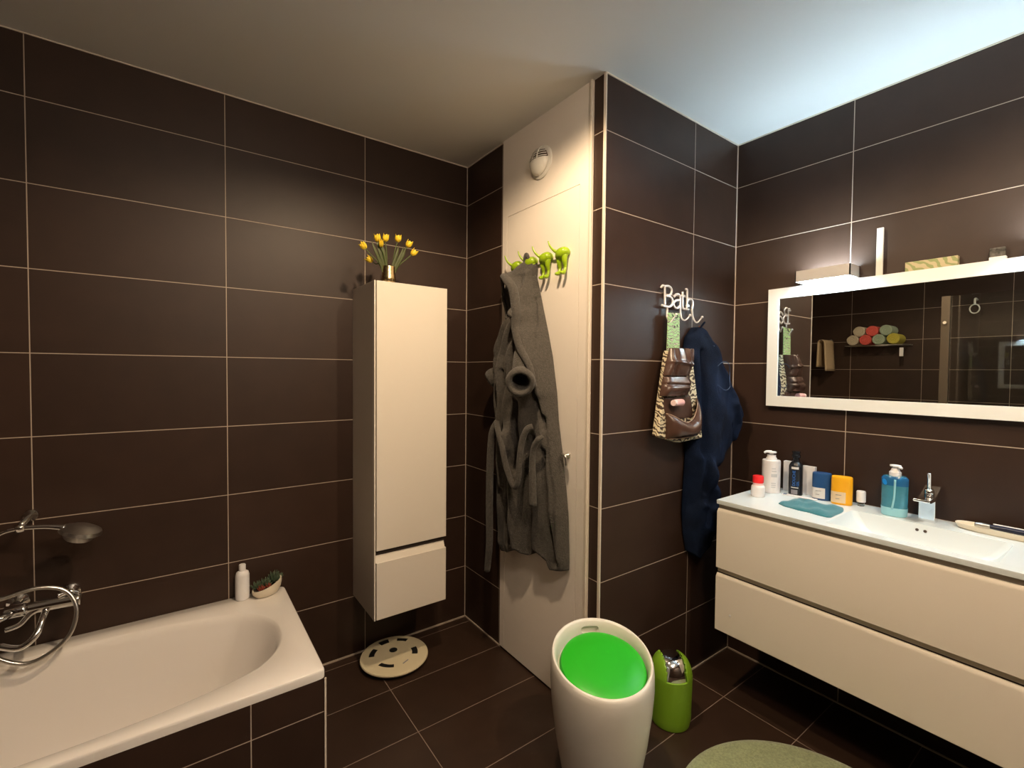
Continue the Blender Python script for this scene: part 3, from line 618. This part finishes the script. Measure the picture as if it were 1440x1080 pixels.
W_(drape('jeans_body', JL, JR, 1.662, lambda s: float(np.interp(s, [0, .3, .6, 1], [.61, .575, .595, .63])), jT, jr, 'denim', jn, lambda a, z, d: (a, YC - .004 - d, z), nu=80, nv=170))
W_(tube('belt_loop', [(.598, -1.105, 1.650), (.605, -1.118, 1.672), (.612, -1.125, 1.684), (.616, -1.112, 1.672), (.606, -1.10, 1.65)], .0042, 'denim', jn, 8))
W_(prism('leather_patch', [(.635, -1.09, 1.672), (.668, -1.09, 1.655), (.680, -1.09, 1.615), (.655, -1.09, 1.625)], (0, .012, 0), 'brownleather', jn, bevel=.002))
def stitch(P): return [(a, YC - .010 - d, z) for a, z, d in P]
W_(tube('pocket_seam', stitch([(.600, 1.480, .125), (.64, 1.50, .125), (.70, 1.495, .118), (.755, 1.455, .095), (.738, 1.42, .105), (.71, 1.385, .122), (.66, 1.372, .128), (.61, 1.395, .12)]), .0016, 'denim_seam', jn, 6))
W_(tube('pocket_seam', stitch([(.628, 1.575, .085), (.66, 1.568, .080), (.70, 1.545, .068)]), .0018, 'denim_seam', jn, 6))

# ------------------------------------------------------------------ laundry stool
st = thing('laundry_stool', 'white barrel stool with slanted rim and green seat on the floor', 'stool', (-.169, -1.240, 0))
R_ = .178; nrm = Vector((-.116, -.198, 1)).normalized()
tip = lambda x, y, zc: zc - (nrm.x * x + nrm.y * y) / nrm.z
def rim_bm():
    bm = bmesh.new(); N = 96; rings = []
    levels = [(.118, 0., 0), (.128, .006, 0), (.140, .07, 0), (.160, .18, 0), (.174, .29, 0), (.1795, .37, .35), (R_ + .001, .425, .8), (R_ - .001, .448, 1), (R_ - .005, .4555, 1), (R_ - .011, .456, 1), (R_ - .016, .450, 1), (R_ - .021, .43, 1), (R_ - .024, .40, 1), (.02, .395, 1)]
    for r, z, k in levels:
        ring = []
        for i in range(N):
            a = 2 * math.pi * i / N; x, y = r * math.cos(a), r * math.sin(a); ring.append(bm.verts.new((x, y, z + k * (tip(x, y, 0)))))
        rings.append(ring)
    for a, b in zip(rings, rings[1:]):
        for i in range(N): bm.faces.new((a[i], a[(i + 1) % N], b[(i + 1) % N], b[i]))
    bm.faces.new(rings[0]); bm.faces.new(rings[-1]); return bm
# handle slot: recessed capsule on the inner high side, cut with a temporary solid
body = from_bm('barrel', rim_bm(), 'plastic', None, smooth=True)
hd = Vector((.116 * .35 + .02, .198, 0)).normalized()      # towards the far, high side
hd = Vector((.50, .866, 0)).normalized()
cut = bmesh.new(); side = Vector((-hd.y, hd.x, 0)); cz = tip(hd.x * .165, hd.y * .165, .4385)
for z_ in (0,):
    ringA = []; ringB = []
    for i in range(24):
        a = 2 * math.pi * i / 24; px = math.cos(a) * .0135 + math.copysign(.022, math.cos(a)); pz = math.sin(a) * .0135
        p = hd * .150 + side * px + Vector((0, 0, cz - .017 + pz)); ringA.append(cut.verts.new(p)); ringB.append(cut.verts.new(p + hd * .020 + Vector((0, 0, -.003))))
    cut.faces.new(ringA[::-1]); cut.faces.new(ringB)
    for i in range(24): cut.faces.new((ringA[i], ringA[(i + 1) % 24], ringB[(i + 1) % 24], ringB[i]))
co = from_bm('cutter', cut, None); bo = body.modifiers.new('b', 'BOOLEAN'); bo.operation = 'DIFFERENCE'; bo.object = co; bo.solver = 'EXACT'
dg = bpy.context.evaluated_depsgraph_get(); me2 = bpy.data.meshes.new_from_object(body.evaluated_get(dg)); body.modifiers.clear(); body.data = me2
bpy.data.objects.remove(co)
body.parent = st
try: me2.set_sharp_from_angle(angle=math.radians(50))
except Exception: pass
A = axis_to(nrm); 
lathe('seat_cushion', [(0, 0), (.140, 0), (.149, .008), (.1515, .022), (.146, .036), (.130, .044), (.09, .049), (0, .052)], 'green', st, 72, c=(.0, -.004, .395), axis=A)

# ------------------------------------------------------------------ swing-lid bin
bn = thing('waste_bin', 'small olive green bin with a shiny swing lid on the floor by the wall', 'bin', (.287, -1.205, 0))
lathe('bin_body', [(0, 0), (.070, 0), (.076, .004), (.081, .03), (.0845, .19), (.084, .205), (.079, .207), (.078, .19), (0, .18)], 'bingreen', bn, 56)
def dome_part(keep, off, zt=0):
    """part of the bin's domed top; keep(lateral, forward) picks the faces"""
    bm = bmesh.new(); lat = Vector((.81, -.585, 0)); fwd = Vector((.585, .81, 0)); NA, NR = 96, 22; g_ = []
    for i in range(NR + 1):
        q = i / NR * math.pi / 2; rr = (.083 + off) * math.cos(q) ** .62; z = .203 + (.082 + off) * math.sin(q) ** 1.15
        g_.append([bm.verts.new((lat * math.cos(2 * math.pi * j / NA) + fwd * math.sin(2 * math.pi * j / NA)) * rr + Vector((0, 0, z))) for j in range(NA)])
    for i in range(NR):
        for j in range(NA):
            f = (g_[i][j], g_[i][(j + 1) % NA], g_[i + 1][(j + 1) % NA], g_[i + 1][j]); c = sum((v.co for v in f), Vector()) / 4
            if keep(c.dot(lat), c.z): bm.faces.new(f)
    bmesh.ops.delete(bm, geom=[v for v in bm.verts if not v.link_faces], context='VERTS'); return bm
edge = lambda z: .030 + .030 * ((.285 - z) / .082) ** 1.0
for sg_ in (-1, 1):
    o = from_bm('lid_cheek', dome_part(lambda l, z: l * sg_ > .044 or z < .216, .0), 'bingreen', bn, smooth=True) if 0 else from_bm('lid_cheek', dome_part(lambda l, z: l * sg_ > .040, .001), 'bingreen', bn, smooth=True)
    o.modifiers.new('t', 'SOLIDIFY').thickness = .003
from_bm('swing_lid', dome_part(lambda l, z: abs(l) < .046, -.004), 'chrome', bn, smooth=True)

# ------------------------------------------------------------------ rug
rg = bmesh.new(); lathe_bm(rg, [(0, .001), (.424, .001), (.430, .006), (.427, .012), (.41, .0135), (0, .0135)], 96)
o = from_bm('bath_rug', rg, 'rug', None, smooth=True); o.location = (.195, -1.811, 0); tag(o, 'round sage green shaggy rug on the floor in front of the vanity', 'rug')

# ------------------------------------------------------------------ vanity
VY0, VY1, VX = -1.250, -2.450, .530
vn = thing('vanity_cabinet', 'wide cream wall-hung vanity cabinet with two long drawers under the mirror', 'cabinet', ((VX + XW) / 2, (VY0 + VY1) / 2, .33))
vb = bmesh.new()
for a, b in (((VX + .022, VY1 + .004, .335), (XW - .0005, VY0 - .004, .80)), ((VX + .022, VY0 - .03, .80), (XW - .0005, VY0 - .004, .880)), ((VX + .022, VY1 + .004, .80), (XW - .0005, VY1 + .03, .880)), ((VX + .022, VY1 + .03, .80), (VX + .038, VY0 - .03, .880))): bm_box(vb, a, b)
W_(from_bm('body', vb, 'dark', vn))
def drawer(z0, z1):
    d = W_(prism('drawer', [(VX, VY0 - .002, z0), (VX + .02, VY0 - .002, z0), (VX + .02, VY0 - .002, z1 - .004), (VX + .016, VY0 - .002, z1), (VX + .010, VY0 - .002, z1), (VX, VY0 - .002, z1 - .014)], (0, VY1 - VY0 + .004, 0), 'lacquer', vn, bevel=.001)); return d
drawer(.331, .578); drawer(.604, .862)
for z in (.588, .868): W_(box('grip_channel', (VX + .018, VY0 - .001, z - .006), (VX + .026, VY1 + .001, min(z + .014, .8795)), 'lacquer_side', vn))
W_(lathe('glint_stud', [(0, 0), (.004, 0), (.004, .002), (0, .003)], 'wplas', vn, 16, (VX, -1.320, .462 - .045), axis=axis_to((-1, 0, 0))))  # white colour stands in for the bright glint on the stud
wb = thing('washbasin', 'white one-piece washbasin top with a shallow rectangular bowl, on the vanity', 'washbasin', ((VX + XW) / 2, (VY0 + VY1) / 2, .882))
def basin_bm():
    bm = bmesh.new(); zt = .900; zb_ = .882
    ox0, ox1, oy0, oy1 = VX - .002, XW - .0005, VY1, VY0
    def rect(x0_, x1_, y0_, y1_, z, r, n=8):
        P = []
        for cx_, cy_, a0 in ((x1_ - r, y1_ - r, 0), (x0_ + r, y1_ - r, 90), (x0_ + r, y0_ + r, 180), (x1_ - r, y0_ + r, 270)):
            for i in range(n + 1): a = math.radians(a0 + 90 * i / n); P.append((cx_ + r * math.cos(a), cy_ + r * math.sin(a), z))
        return P
    rings = [rect(ox0 + .002, ox1, oy0, oy1, zb_, .002), rect(ox0, ox1, oy0, oy1, zt - .003, .002), rect(ox0 + .001, ox1, oy0 + .001, oy1 - .001, zt, .003)]
    bx0, bx1, by0, by1 = .575, .845, -2.10, -1.645
    for d, z in ((0, zt), (.003, zt - .003), (.010, zt - .02), (.030, zt - .055), (.06, zt - .078), (.09, zt - .084)):
        k = .35 if d > .01 else 1
        rings.append(rect(bx0 + d * .9, bx1 - d * .35, by0 + d * 1.2, by1 - d * 1.2, z, .022))
    vs_ = [[bm.verts.new(p) for p in r] for r in rings]; N = len(vs_[0])
    for a, b in zip(vs_, vs_[1:]):
        for i in range(N): bm.faces.new((a[i], a[(i + 1) % N], b[(i + 1) % N], b[i]))
    bm.faces.new(vs_[-1]); return bm
W_(from_bm('basin_top', basin_bm(), 'basin', wb, auto=True))
for y in (-1.853, -1.876): W_(lathe('overflow_hole', [(0, 0), (.0052, 0), (.0052, .0015), (0, .0015)], 'dark', wb, 14, (.8402, y, .878), axis=axis_to((-1, 0, .2))))
W_(lathe('drain', [(0, 0), (.03, 0), (.03, .004), (.024, .006), (0, .006)], 'chrome', wb, 28, (.71, -1.872, .8165)))

# basin mixer
fc = thing('basin_mixer', 'chrome single-lever basin mixer tap standing behind the sink bowl', 'tap', (.912, -1.868, .900))
prism('body', [(-.024, .024, 0), (.020, .024, 0), (.024, .024, .045), (.036, .024, .10), (.050, .024, .128), (.018, .024, .112), (-.020, .024, .098), (-.085, .024, .094), (-.100, .024, .098), (-.100, .024, .089), (-.080, .024, .083), (-.026, .024, .082)], (0, -.048, 0), 'chrome', fc, bevel=.0025, seg=3)
lb_ = bmesh.new(); lathe_bm(lb_, [(0, 0), (.015, 0), (.016, .004), (.013, .016), (0, .018)], 24, (.004, 0, .106), axis=axis_to((-.25, 0, 1))); tube_bm(lb_, [(.002, 0, .118), (-.001, .0, .150), (-.004, .0, .182)], [.0065, .0065, .0075], 12)
from_bm('lever', lb_, 'chrome', fc, smooth=True)

# ------------------------------------------------------------------ toiletries on the worktop
ZT = .9004
def thg(n, l, c, x, y, rz=0): return thing(n, l, c, (x, y, ZT), rz=rz)
FR = math.radians(-67)     # turn so that local -y faces the camera
t = thg('pill_jar', 'small white jar with a bright red cap at the left end of the worktop', 'jar', .735, -1.325)
lathe('jar', [(0, 0), (.026, 0), (.028, .003), (.028, .038), (.026, .046), (.020, .052), (0, .054)], 'wplas', t, 36)
lathe('collar', [(0, .050), (.021, .050), (.021, .062), (0, .062)], mat('pink_collar', (.85, .55, .53), .4), t, 32)
lathe('cap', [(0, .061), (.0215, .061), (.0225, .064), (.0225, .089), (.020, .092), (0, .092)], 'red', t, 36)
t = thg('pump_bottle', 'tall white pump bottle with faint print, behind the red-capped jar', 'bottle', .865, -1.320, FR)
lathe('body', [(0, 0), (.036, 0), (.038, .004), (.038, .144), (.036, .149), (.020, .150), (0, .150)], 'wplas', t, 44)
lathe('collar', [(0, .148), (.022, .148), (.022, .158), (.018, .163), (.018, .172), (0, .172)], 'wplas', t, 32)
pb = bmesh.new(); lathe_bm(pb, [(0, .170), (.008, .170), (.008, .180), (.020, .181), (.021, .187), (0, .190)], 24); tube_bm(pb, [(0, 0, .186), (-.02, -.006, .186), (-.030, -.009, .180)], [.007, .006, .004], 10); from_bm('pump_head', pb, 'wplas', t, smooth=True)
def bodyof(t): return [c for c in bpy.data.objects if c.parent == t][0]
def printed(t, r, rows, m='wprint'):
    for (a0, a1, z0, z1) in rows:
        bm = bmesh.new(); n = 8; q = [[bm.verts.new((r * math.cos(math.radians(a0 + (a1 - a0) * i / n)), r * math.sin(math.radians(a0 + (a1 - a0) * i / n)), z)) for i in range(n + 1)] for z in (z0, z1)]
        for i in range(n): bm.faces.new((q[0][i], q[0][i + 1], q[1][i + 1], q[1][i]))
        o = from_bm('print', bm, m, bodyof(t)); o.modifiers.new('t', 'SOLIDIFY').thickness = .0004
printed(t, .0384, [(275, 305, .100, .104), (275, 300, .112, .116), (272, 310, .075, .090), (272, 302, .045, .049), (272, 302, .036, .040), (272, 300, .027, .031)])
t = thg('carton', 'plain white carton between the pump bottle and the black bottle', 'box', .952, -1.368, 0)
box('carton_body', (-.012, -.028, 0), (.012, .028, .140), 'wplas', t, bevel=.001)
t = thg('carton', 'plain white carton right behind the black bottle', 'box', .955, -1.445, 0)
box('carton_body', (-.010, -.026, 0), (.010, .026, .130), 'wplas', t, bevel=.001)
t = thg('spray_bottle', 'black bottle with blue upright lettering and glossy black cap', 'bottle', .908, -1.408, FR)
lathe('body', [(0, 0), (.0265, 0), (.028, .003), (.028, .128), (.026, .136), (.019, .148), (.013, .152), (0, .152)], 'bk', t, 40)
lathe('cap', [(0, .150), (.0155, .150), (.0155, .158), (.013, .160), (.013, .168), (.018, .170), (.018, .180), (.015, .182), (.015, .190), (.017, .192), (.017, .197), (0, .198)], 'bk', t, 32)
printed(t, .0284, [(232, 292, .119, .129)], 'labelw'); printed(t, .0284, [(232, 292, .034, .0375)], 'labelw')
printed(t, .0284, [(232, 285, .006, .026)], 'labell')
text('lettering', 'DOUCHE', .0165, (-.007, -.0288, .078), (math.pi / 2, -math.pi / 2, 0), 'bkblue', bodyof(t), .0009)
text('lettering', 'GEL', .0135, (.008, -.0283, .055), (math.pi / 2, -math.pi / 2, 0), 'bkblue', bodyof(t), .0009)
def stick(name, lab, x, y, m, ml, h=.118, w=.037, dpt=.022):
    t = thg(name, lab, 'deodorant stick', x, y, FR - .05)
    lathe('case', [(0, 0), (.92, 0), (.99, .005), (1, .012), (1, h - .010), (.97, h - .003), (.90, h), (0, h + .001)], m, t, 48, sx=w, sy=dpt) if 0 else None
    bm = bmesh.new(); N = 56; rings = []
    for k, z in ((.93, 0), (.985, .003), (1, .010), (1, h - .010), (.985, h - .003), (.93, h)):
        rings.append([bm.verts.new((w * k * math.copysign(abs(math.cos(a)) ** .72, math.cos(a)), dpt * k * math.copysign(abs(math.sin(a)) ** .72, math.sin(a)), z)) for a in [2 * math.pi * i / N for i in range(N)]])
    for a, b in zip(rings, rings[1:]):
        for i in range(N): bm.faces.new((a[i], a[(i + 1) % N], b[(i + 1) % N], b[i]))
    bm.faces.new(rings[0]); bm.faces.new(rings[-1]); from_bm('case', bm, m, t, auto=True)
    bm = bmesh.new(); rg_ = []
    for z in (.008, .054):
        rg_.append([bm.verts.new((w * 1.012 * math.copysign(abs(math.cos(a)) ** .72, math.cos(a)), dpt * 1.02 * math.copysign(abs(math.sin(a)) ** .72, math.sin(a)), z)) for a in [math.radians(183 + 100 * i / 20) for i in range(21)]])
    for i in range(20): bm.faces.new((rg_[0][i], rg_[0][i + 1], rg_[1][i + 1], rg_[1][i]))
    o = from_bm('label_panel', bm, ml, t); o.modifiers.new('t', 'SOLIDIFY').thickness = .0005
    for k in range(2): box('ink_line', (-.022, -dpt * 1.06, .040 - k * .016), (-.002 - k * .006, -dpt * .99, .042 - k * .016), 'labell', o)
stick('deodorant', 'dark blue oval deodorant stick with a white label on the worktop', .912, -1.512, 'blue', 'labelw', w=.0355)
stick('deodorant', 'yellow orange oval deodorant stick with a pale label on the worktop', .905, -1.590, 'orange', 'labelo', h=.117, w=.0375)
t = thg('small_bottle', 'tiny white capped vial right of the yellow deodorant', 'bottle', .945, -1.646)
lathe('vial', [(0, 0), (.012, 0), (.013, .002), (.013, .018), (0, .018)], 'glass', t, 24); lathe('cap', [(0, .016), (.0155, .016), (.0165, .019), (.0165, .058), (.014, .062), (0, .063)], 'wplas', t, 28)
t = thg('blister_pack', 'flat white sachet lying in front of the black bottle', 'sachet', .872, -1.440, math.radians(98))
box('sachet_body', (-.068, -.011, 0), (.068, .011, .004), 'wplas', t, bevel=.001); box('blue_corner', (.050, -.0105, .0035), (.064, .0105, .0045), 'blue', t)
t = thg('soap_bottle', 'large translucent blue pump bottle of soap left of the tap', 'bottle', .895, -1.770, FR - .18)
def ovl(name, prof, m, t, w=.90, d=.66, p=.8):
    bm = bmesh.new(); N = 56; rings = []
    for r, z in prof: rings.append([bm.verts.new((w * r * math.copysign(abs(math.cos(a)) ** p, math.cos(a)), d * r * math.copysign(abs(math.sin(a)) ** p, math.sin(a)), z)) for a in [2 * math.pi * i / N for i in range(N)]])
    for a, b in zip(rings, rings[1:]):
        for i in range(N): bm.faces.new((a[i], a[(i + 1) % N], b[(i + 1) % N], b[i]))
    bm.faces.new(rings[0]); bm.faces.new(rings[-1]); return from_bm(name, bm, m, t, auto=True)
ovl('body', [(.040, 0), (.044, .004), (.045, .03), (.0455, .090), (.046, .128), (.0455, .146), (.038, .154), (.018, .157)], 'aqua', t)
ovl('shoulder_band', [(.0462, .120), (.0465, .134), (.0462, .147), (.039, .1545)], 'aquad', t)
ovl('liquid_base', [(.0405, .0004), (.0445, .004), (.0455, .03), (.0457, .034)], 'aquaw', t)
lathe('pump_collar', [(0, .155), (.019, .155), (.019, .170), (.015, .174), (.011, .185), (0, .185)], 'wplas', t, 32)
pb = bmesh.new(); lathe_bm(pb, [(0, .184), (.008, .184), (.008, .191), (.017, .192), (.018, .197), (0, .199)], 28); tube_bm(pb, [(0, 0, .194), (.012, -.016, .194), (.020, -.026, .190)], [.006, .006, .004], 10); from_bm('pump_head', pb, 'wplas', t, smooth=True)
tube('dip_tube', [(.001, -.0305, .145), (.000, -.0312, .08), (-.006, -.0310, .030)], .0035, 'aquaw', t, 8)
lathe('badge', [(0, 0), (.0095, 0), (.0095, .0015), (0, .0015)], 'badge', t, 24, sx=.7, sy=1.25, c=(-.030, -.0262, .132), axis=axis_to((-.35, -1, 0)))
# soap dish with shaver
t = thg('tray', 'long cream oval tray at the right end of the worktop', 'tray', .925, -2.075)
def tray_bm():
    bm = bmesh.new(); N = 64; rings = []
    for k, z in ((.86, 0), (.95, .004), (1, .018), (.985, .020), (.95, .018), (.90, .008), (.80, .006)):
        rings.append([bm.verts.new((.040 * (k if k > .9 else k) * math.copysign(abs(math.cos(a)) ** .8, math.cos(a)), .135 * k * math.copysign(abs(math.sin(a)) ** .8, math.sin(a)), z)) for a in [2 * math.pi * i / N for i in range(N)]])
    for a, b in zip(rings, rings[1:]):
        for i in range(N): bm.faces.new((a[i], a[(i + 1) % N], b[(i + 1) % N], b[i]))
    bm.faces.new(rings[0]); bm.faces.new(rings[-1]); return bm
from_bm('tray_body', tray_bm(), 'pot', t, auto=True)
t = thing('razor', 'dark navy razor with a silver head lying in the cream tray', 'razor', (.925, -2.075, ZT + .008))
tube('handle', [(.006, .048, .012), (.004, .01, .013), (-.004, -.10, .014)], [.007, .009, .010], 'navy', t, 12)
tube('razor_head', [(.008, .085, .010), (.007, .066, .011), (.006, .046, .012)], [.007, .010, .008], 'satin', t, 12)
tube('light_strip', [(.014, .04, .021), (.010, -.01, .022), (.002, -.10, .024)], .0026, 'wplas', t, 8)
# teal cloth
def cloth():
    poly = [(.696, -1.434), (.799, -1.447), (.84, -1.474), (.828, -1.561), (.831, -1.624), (.655, -1.639), (.649, -1.57), (.659, -1.479)]
    c = np.mean(poly, 0); bm = bmesh.new(); N = 80; NR = 16; P = np.array(poly); seg = []
    for i in range(N):
        f = i / N * len(P); a = int(f); q = f - a; p0, p1, p2, p3 = P[(a - 1) % 8], P[a], P[(a + 1) % 8], P[(a + 2) % 8]
        seg.append(.5 * ((2 * p1) + (p2 - p0) * q + (2 * p0 - 5 * p1 + 4 * p2 - p3) * q * q + (3 * p1 - p0 - 3 * p2 + p3) * q ** 3))
    top = []
    for k in range(NR + 1):
        r = k / NR; ring = []
        for i in range(N):
            p = c + (seg[i] - c) * r * (1 + .02 * math.sin(i * .9)); h = .013 * (1 - r ** 5) ** .6 + .005 * math.sin(p[0] * 55 + p[1] * 30) * (1 - r) ** .4 + .004 * math.sin(p[0] * -40 + p[1] * 85) * (1 - r ** 3)
            ring.append(bm.verts.new((p[0], p[1], ZT + max(.0015, h)))) if k else None
        if k: top.append(ring)
    for a, b in zip(top, top[1:]):
        for i in range(N): bm.faces.new((a[i], a[(i + 1) % N], b[(i + 1) % N], b[i]))
    bm.faces.new(top[0]); lo = [bm.verts.new((v.co.x, v.co.y, ZT)) for v in top[-1]]
    for i in range(N): bm.faces.new((top[-1][i], top[-1][(i + 1) % N], lo[(i + 1) % N], lo[i]))
    bm.faces.new(lo); return bm
tag(from_bm('face_cloth', cloth(), 'cloth', None, smooth=True), 'crumpled teal cloth lying flat on the worktop by the front edge', 'cloth')

# ------------------------------------------------------------------ mirror, lamps, objects on the mirror frame
MY0, MY1, MZ0, MZ1, MX = -1.250, -2.450, 1.2944, 1.8526, XW - .032
mr = thing('wall_mirror', 'wide white-framed mirror on the brown wall above the vanity', 'mirror', (XW, (MY0 + MY1) / 2, MZ0))
fb = bmesh.new(); fw = .049
for a, b in (((MX, MY1, MZ1 - fw), (XW, MY0, MZ1)), ((MX, MY1, MZ0), (XW, MY0, MZ0 + fw)), ((MX, MY0 - fw, MZ0 + fw), (XW, MY0, MZ1 - fw)), ((MX, MY1, MZ0 + fw), (XW, MY1 + fw, MZ1 - fw))): bm_box(fb, a, b)
bmesh.ops.remove_doubles(fb, verts=fb.verts[:], dist=1e-5)
W_(from_bm('frame', fb, 'frame', mr)); W_(box('glass', (MX + .004, MY1 + fw, MZ0 + fw), (XW - .004, MY0 - fw, MZ1 - fw), 'mirror', mr))
for yc, lab in ((-1.503, 'white box lamp over the left end of the mirror, glowing below'), (-2.20, 'white box lamp over the right end of the mirror')):
    l = thing('mirror_lamp', lab, 'wall lamp', (XW, yc, 1.88), 'box lamps above the mirror')
    hb = bmesh.new(); a, d, z0, z1 = .105, .105, -.022, .026
    bm_box(hb, (-d, -a, z0), (-d + .004, a, z1)); bm_box(hb, (-d, -a, z0), (-.0005, -a + .004, z1)); bm_box(hb, (-d, a - .004, z0), (-.0005, a, z1)); bm_box(hb, (-.008, -a, z0), (-.0005, a, z1))
    from_bm('housing', hb, 'lamp', l)
    box('lower_diffuser', (-d + .006, -a + .012, z0 + .003), (-.010, a - .012, z0 + .008), mat('diffuser_glow', (.9, .9, .9), .5, emit=COOL, estr=LAMP_DOWN), l)
    box('upper_diffuser', (-d + .006, -a + .012, z1 - .012), (-.010, a - .012, z1 - .008), mat('diffuser_glow_up', (.9, .9, .9), .5, emit=COOL, estr=LAMP_UP), l)
tag(box('white_strip', (MX + .002, -1.694, MZ1), (MX + .012, -1.672, MZ1 + .192), 'plastic', None, bevel=.001), 'thin white upright bar standing on the mirror frame beside the lamp', 'bar')
tag(box('soap_box', (MX + .002, -1.918, MZ1), (XW - .003, -1.766, MZ1 + .036), 'box', None, bevel=.0015), 'long yellow and green printed carton lying on top of the mirror frame', 'box')
t = thing('picture_block', 'tiny smoky glass ornament on the mirror frame, right of the printed carton', 'ornament', (MX + .016, -2.018, MZ1))
box('block', (-.010, -.020, 0), (.010, .020, .044), 'smoke', t, bevel=.003); box('block_edge', (-.011, -.022, 0), (.011, .020, .012), 'frame', t, bevel=.001)

# ------------------------------------------------------------------ opposite wall, seen in the mirror
sf = thing('towel_shelf', 'narrow chrome wall shelf carrying rolled towels, seen in the mirror', 'shelf', (XL, -.68, 1.745))
for x in (.03, .09, .15, .20): tube('shelf_rail', [(x, -.26, 0), (x, .26, 0)], .005, 'satin', sf, 8, k=1)
for y in (-.22, .22): tube('bracket', [(0, y, 0), (.21, y, 0)], .006, 'satin', sf, 8, k=1)
tag(box('hanging_tag', (XL + .17, -.905, 1.63), (XL + .178, -.875, 1.715), 'wplas', None), 'small white tag hanging under the towel shelf, seen in the mirror', 'tag')
proto = None
def towel_roll(m):
    bm = bmesh.new(); turns = 3; P = []; n = 64; L_ = .20; r = .052
    lathe_bm(bm, [(0, 0), (r * .9, 0), (r, .006), (r, L_ - .006), (r * .9, L_), (0, L_)], 32, axis=axis_to((1, 0, 0)))
    for i in range(60):
        a = i / 60 * turns * 2 * math.pi; rr = r * .93 * (1 - i / 66); P.append((L_ + .002, rr * math.cos(a), rr * math.sin(a)))
    tube_bm(bm, P, .0035, 6, k=1); return bm
for i, (y, z, m_, lab) in enumerate([(-.49, 1.800, 'cream_t', 'rolled cream towel at the lower left of the pile'), (-.600, 1.800, 'coral_t', 'rolled coral towel in the lower row of the pile'), (-.710, 1.800, 'mint_t', 'rolled mint green towel in the lower row of the pile'), (-.83, 1.803, 'lemon_t', 'rolled yellow towel at the lower right of the pile'),
                                     (-.545, 1.888, 'cream_t', 'rolled cream towel at the upper left of the pile'), (-.655, 1.888, 'coral_t', 'rolled coral towel on top of the pile'), (-.768, 1.890, 'mint_t', 'rolled mint green towel on top of the pile')]):
    t = thing('rolled_towel', lab, 'towel', (XL + .01, y, z + .003), 'rolled towels on the shelf'); from_bm('roll', towel_roll(m_), m_, t, auto=True)
rl = thing('towel_rail', 'short chrome swing arm for a towel on the far left wall, seen in the mirror', 'towel rail', (XL, -.22, 1.815))
tube('arm', [(0, 0, 0), (.30, -.01, 0)], .006, 'chrome', rl, 10, k=1); lathe('wall_plate', [(0, 0), (.022, 0), (.020, .01), (0, .012)], 'chrome', rl, 20, axis=axis_to((1, 0, 0)))
tw = bmesh.new(); n = 24; prof = []
for i in range(n + 1):
    t_ = i / n
    if t_ < .4: prof.append((.030 + .006 * (1 - (t_ / .4)), -.29 + .268 * t_ / .4))
    elif t_ < .6: a = math.pi * (t_ - .4) / .2; prof.append((.030 * math.cos(a), -.022 + .030 * math.sin(a)))
    else: prof.append((-.030 - .016 * (t_ - .6) / .4, -.022 - .31 * (t_ - .6) / .4))
rows = [[tw.verts.new((x, -.005 + p[0] * 1.2, p[1])) for p in prof] for x in np.linspace(.04, .28, 10)]
for a, b in zip(rows, rows[1:]):
    for i in range(n): tw.faces.new((a[i], a[i + 1], b[i + 1], b[i]))
o = from_bm('hand_towel', tw, 'beige', None, smooth=True); o.location = (XL, -.22, 1.815); o.modifiers.new('t', 'SOLIDIFY').thickness = .012
tag(o, 'beige hand towel folded over the swing arm, seen in the mirror', 'towel')
# shower enclosure
se = thing('shower_screen', 'glass shower screen with a slim bronze post, seen in the mirror', 'shower screen', (-1.90, -1.30, 0))
box('post', (-.02, -.055, 0), (.02, 0, 2.1), 'post', se, bevel=.002); box('glass_pane', (-.004, -1.0, .03), (.004, -.055, 2.1), 'glass', se)
lathe('screen_knob', [(0, 0), (.012, 0), (.012, .03), (0, .03)], 'chrome', se, 16, (.02, -.03, 1.88), axis=axis_to((1, 0, 0)))
rh = thing('shower_ring', 'oval chrome ring head on a short arm inside the shower, seen in the mirror', 'shower head', (XL, -1.385, 2.10))
bmr = bmesh.new(); tube_bm(bmr, [(.10, .032 * math.cos(a), -.05 + .04 * math.sin(a)) for a in np.linspace(0, 2 * math.pi, 25)], .005, 8, k=1); from_bm('ring', bmr, 'frame', rh, smooth=True)
tube('arm', [(0, 0, .04), (.06, 0, .045), (.10, 0, .035), (.10, 0, -.012)], .008, 'frame', rh, 10)
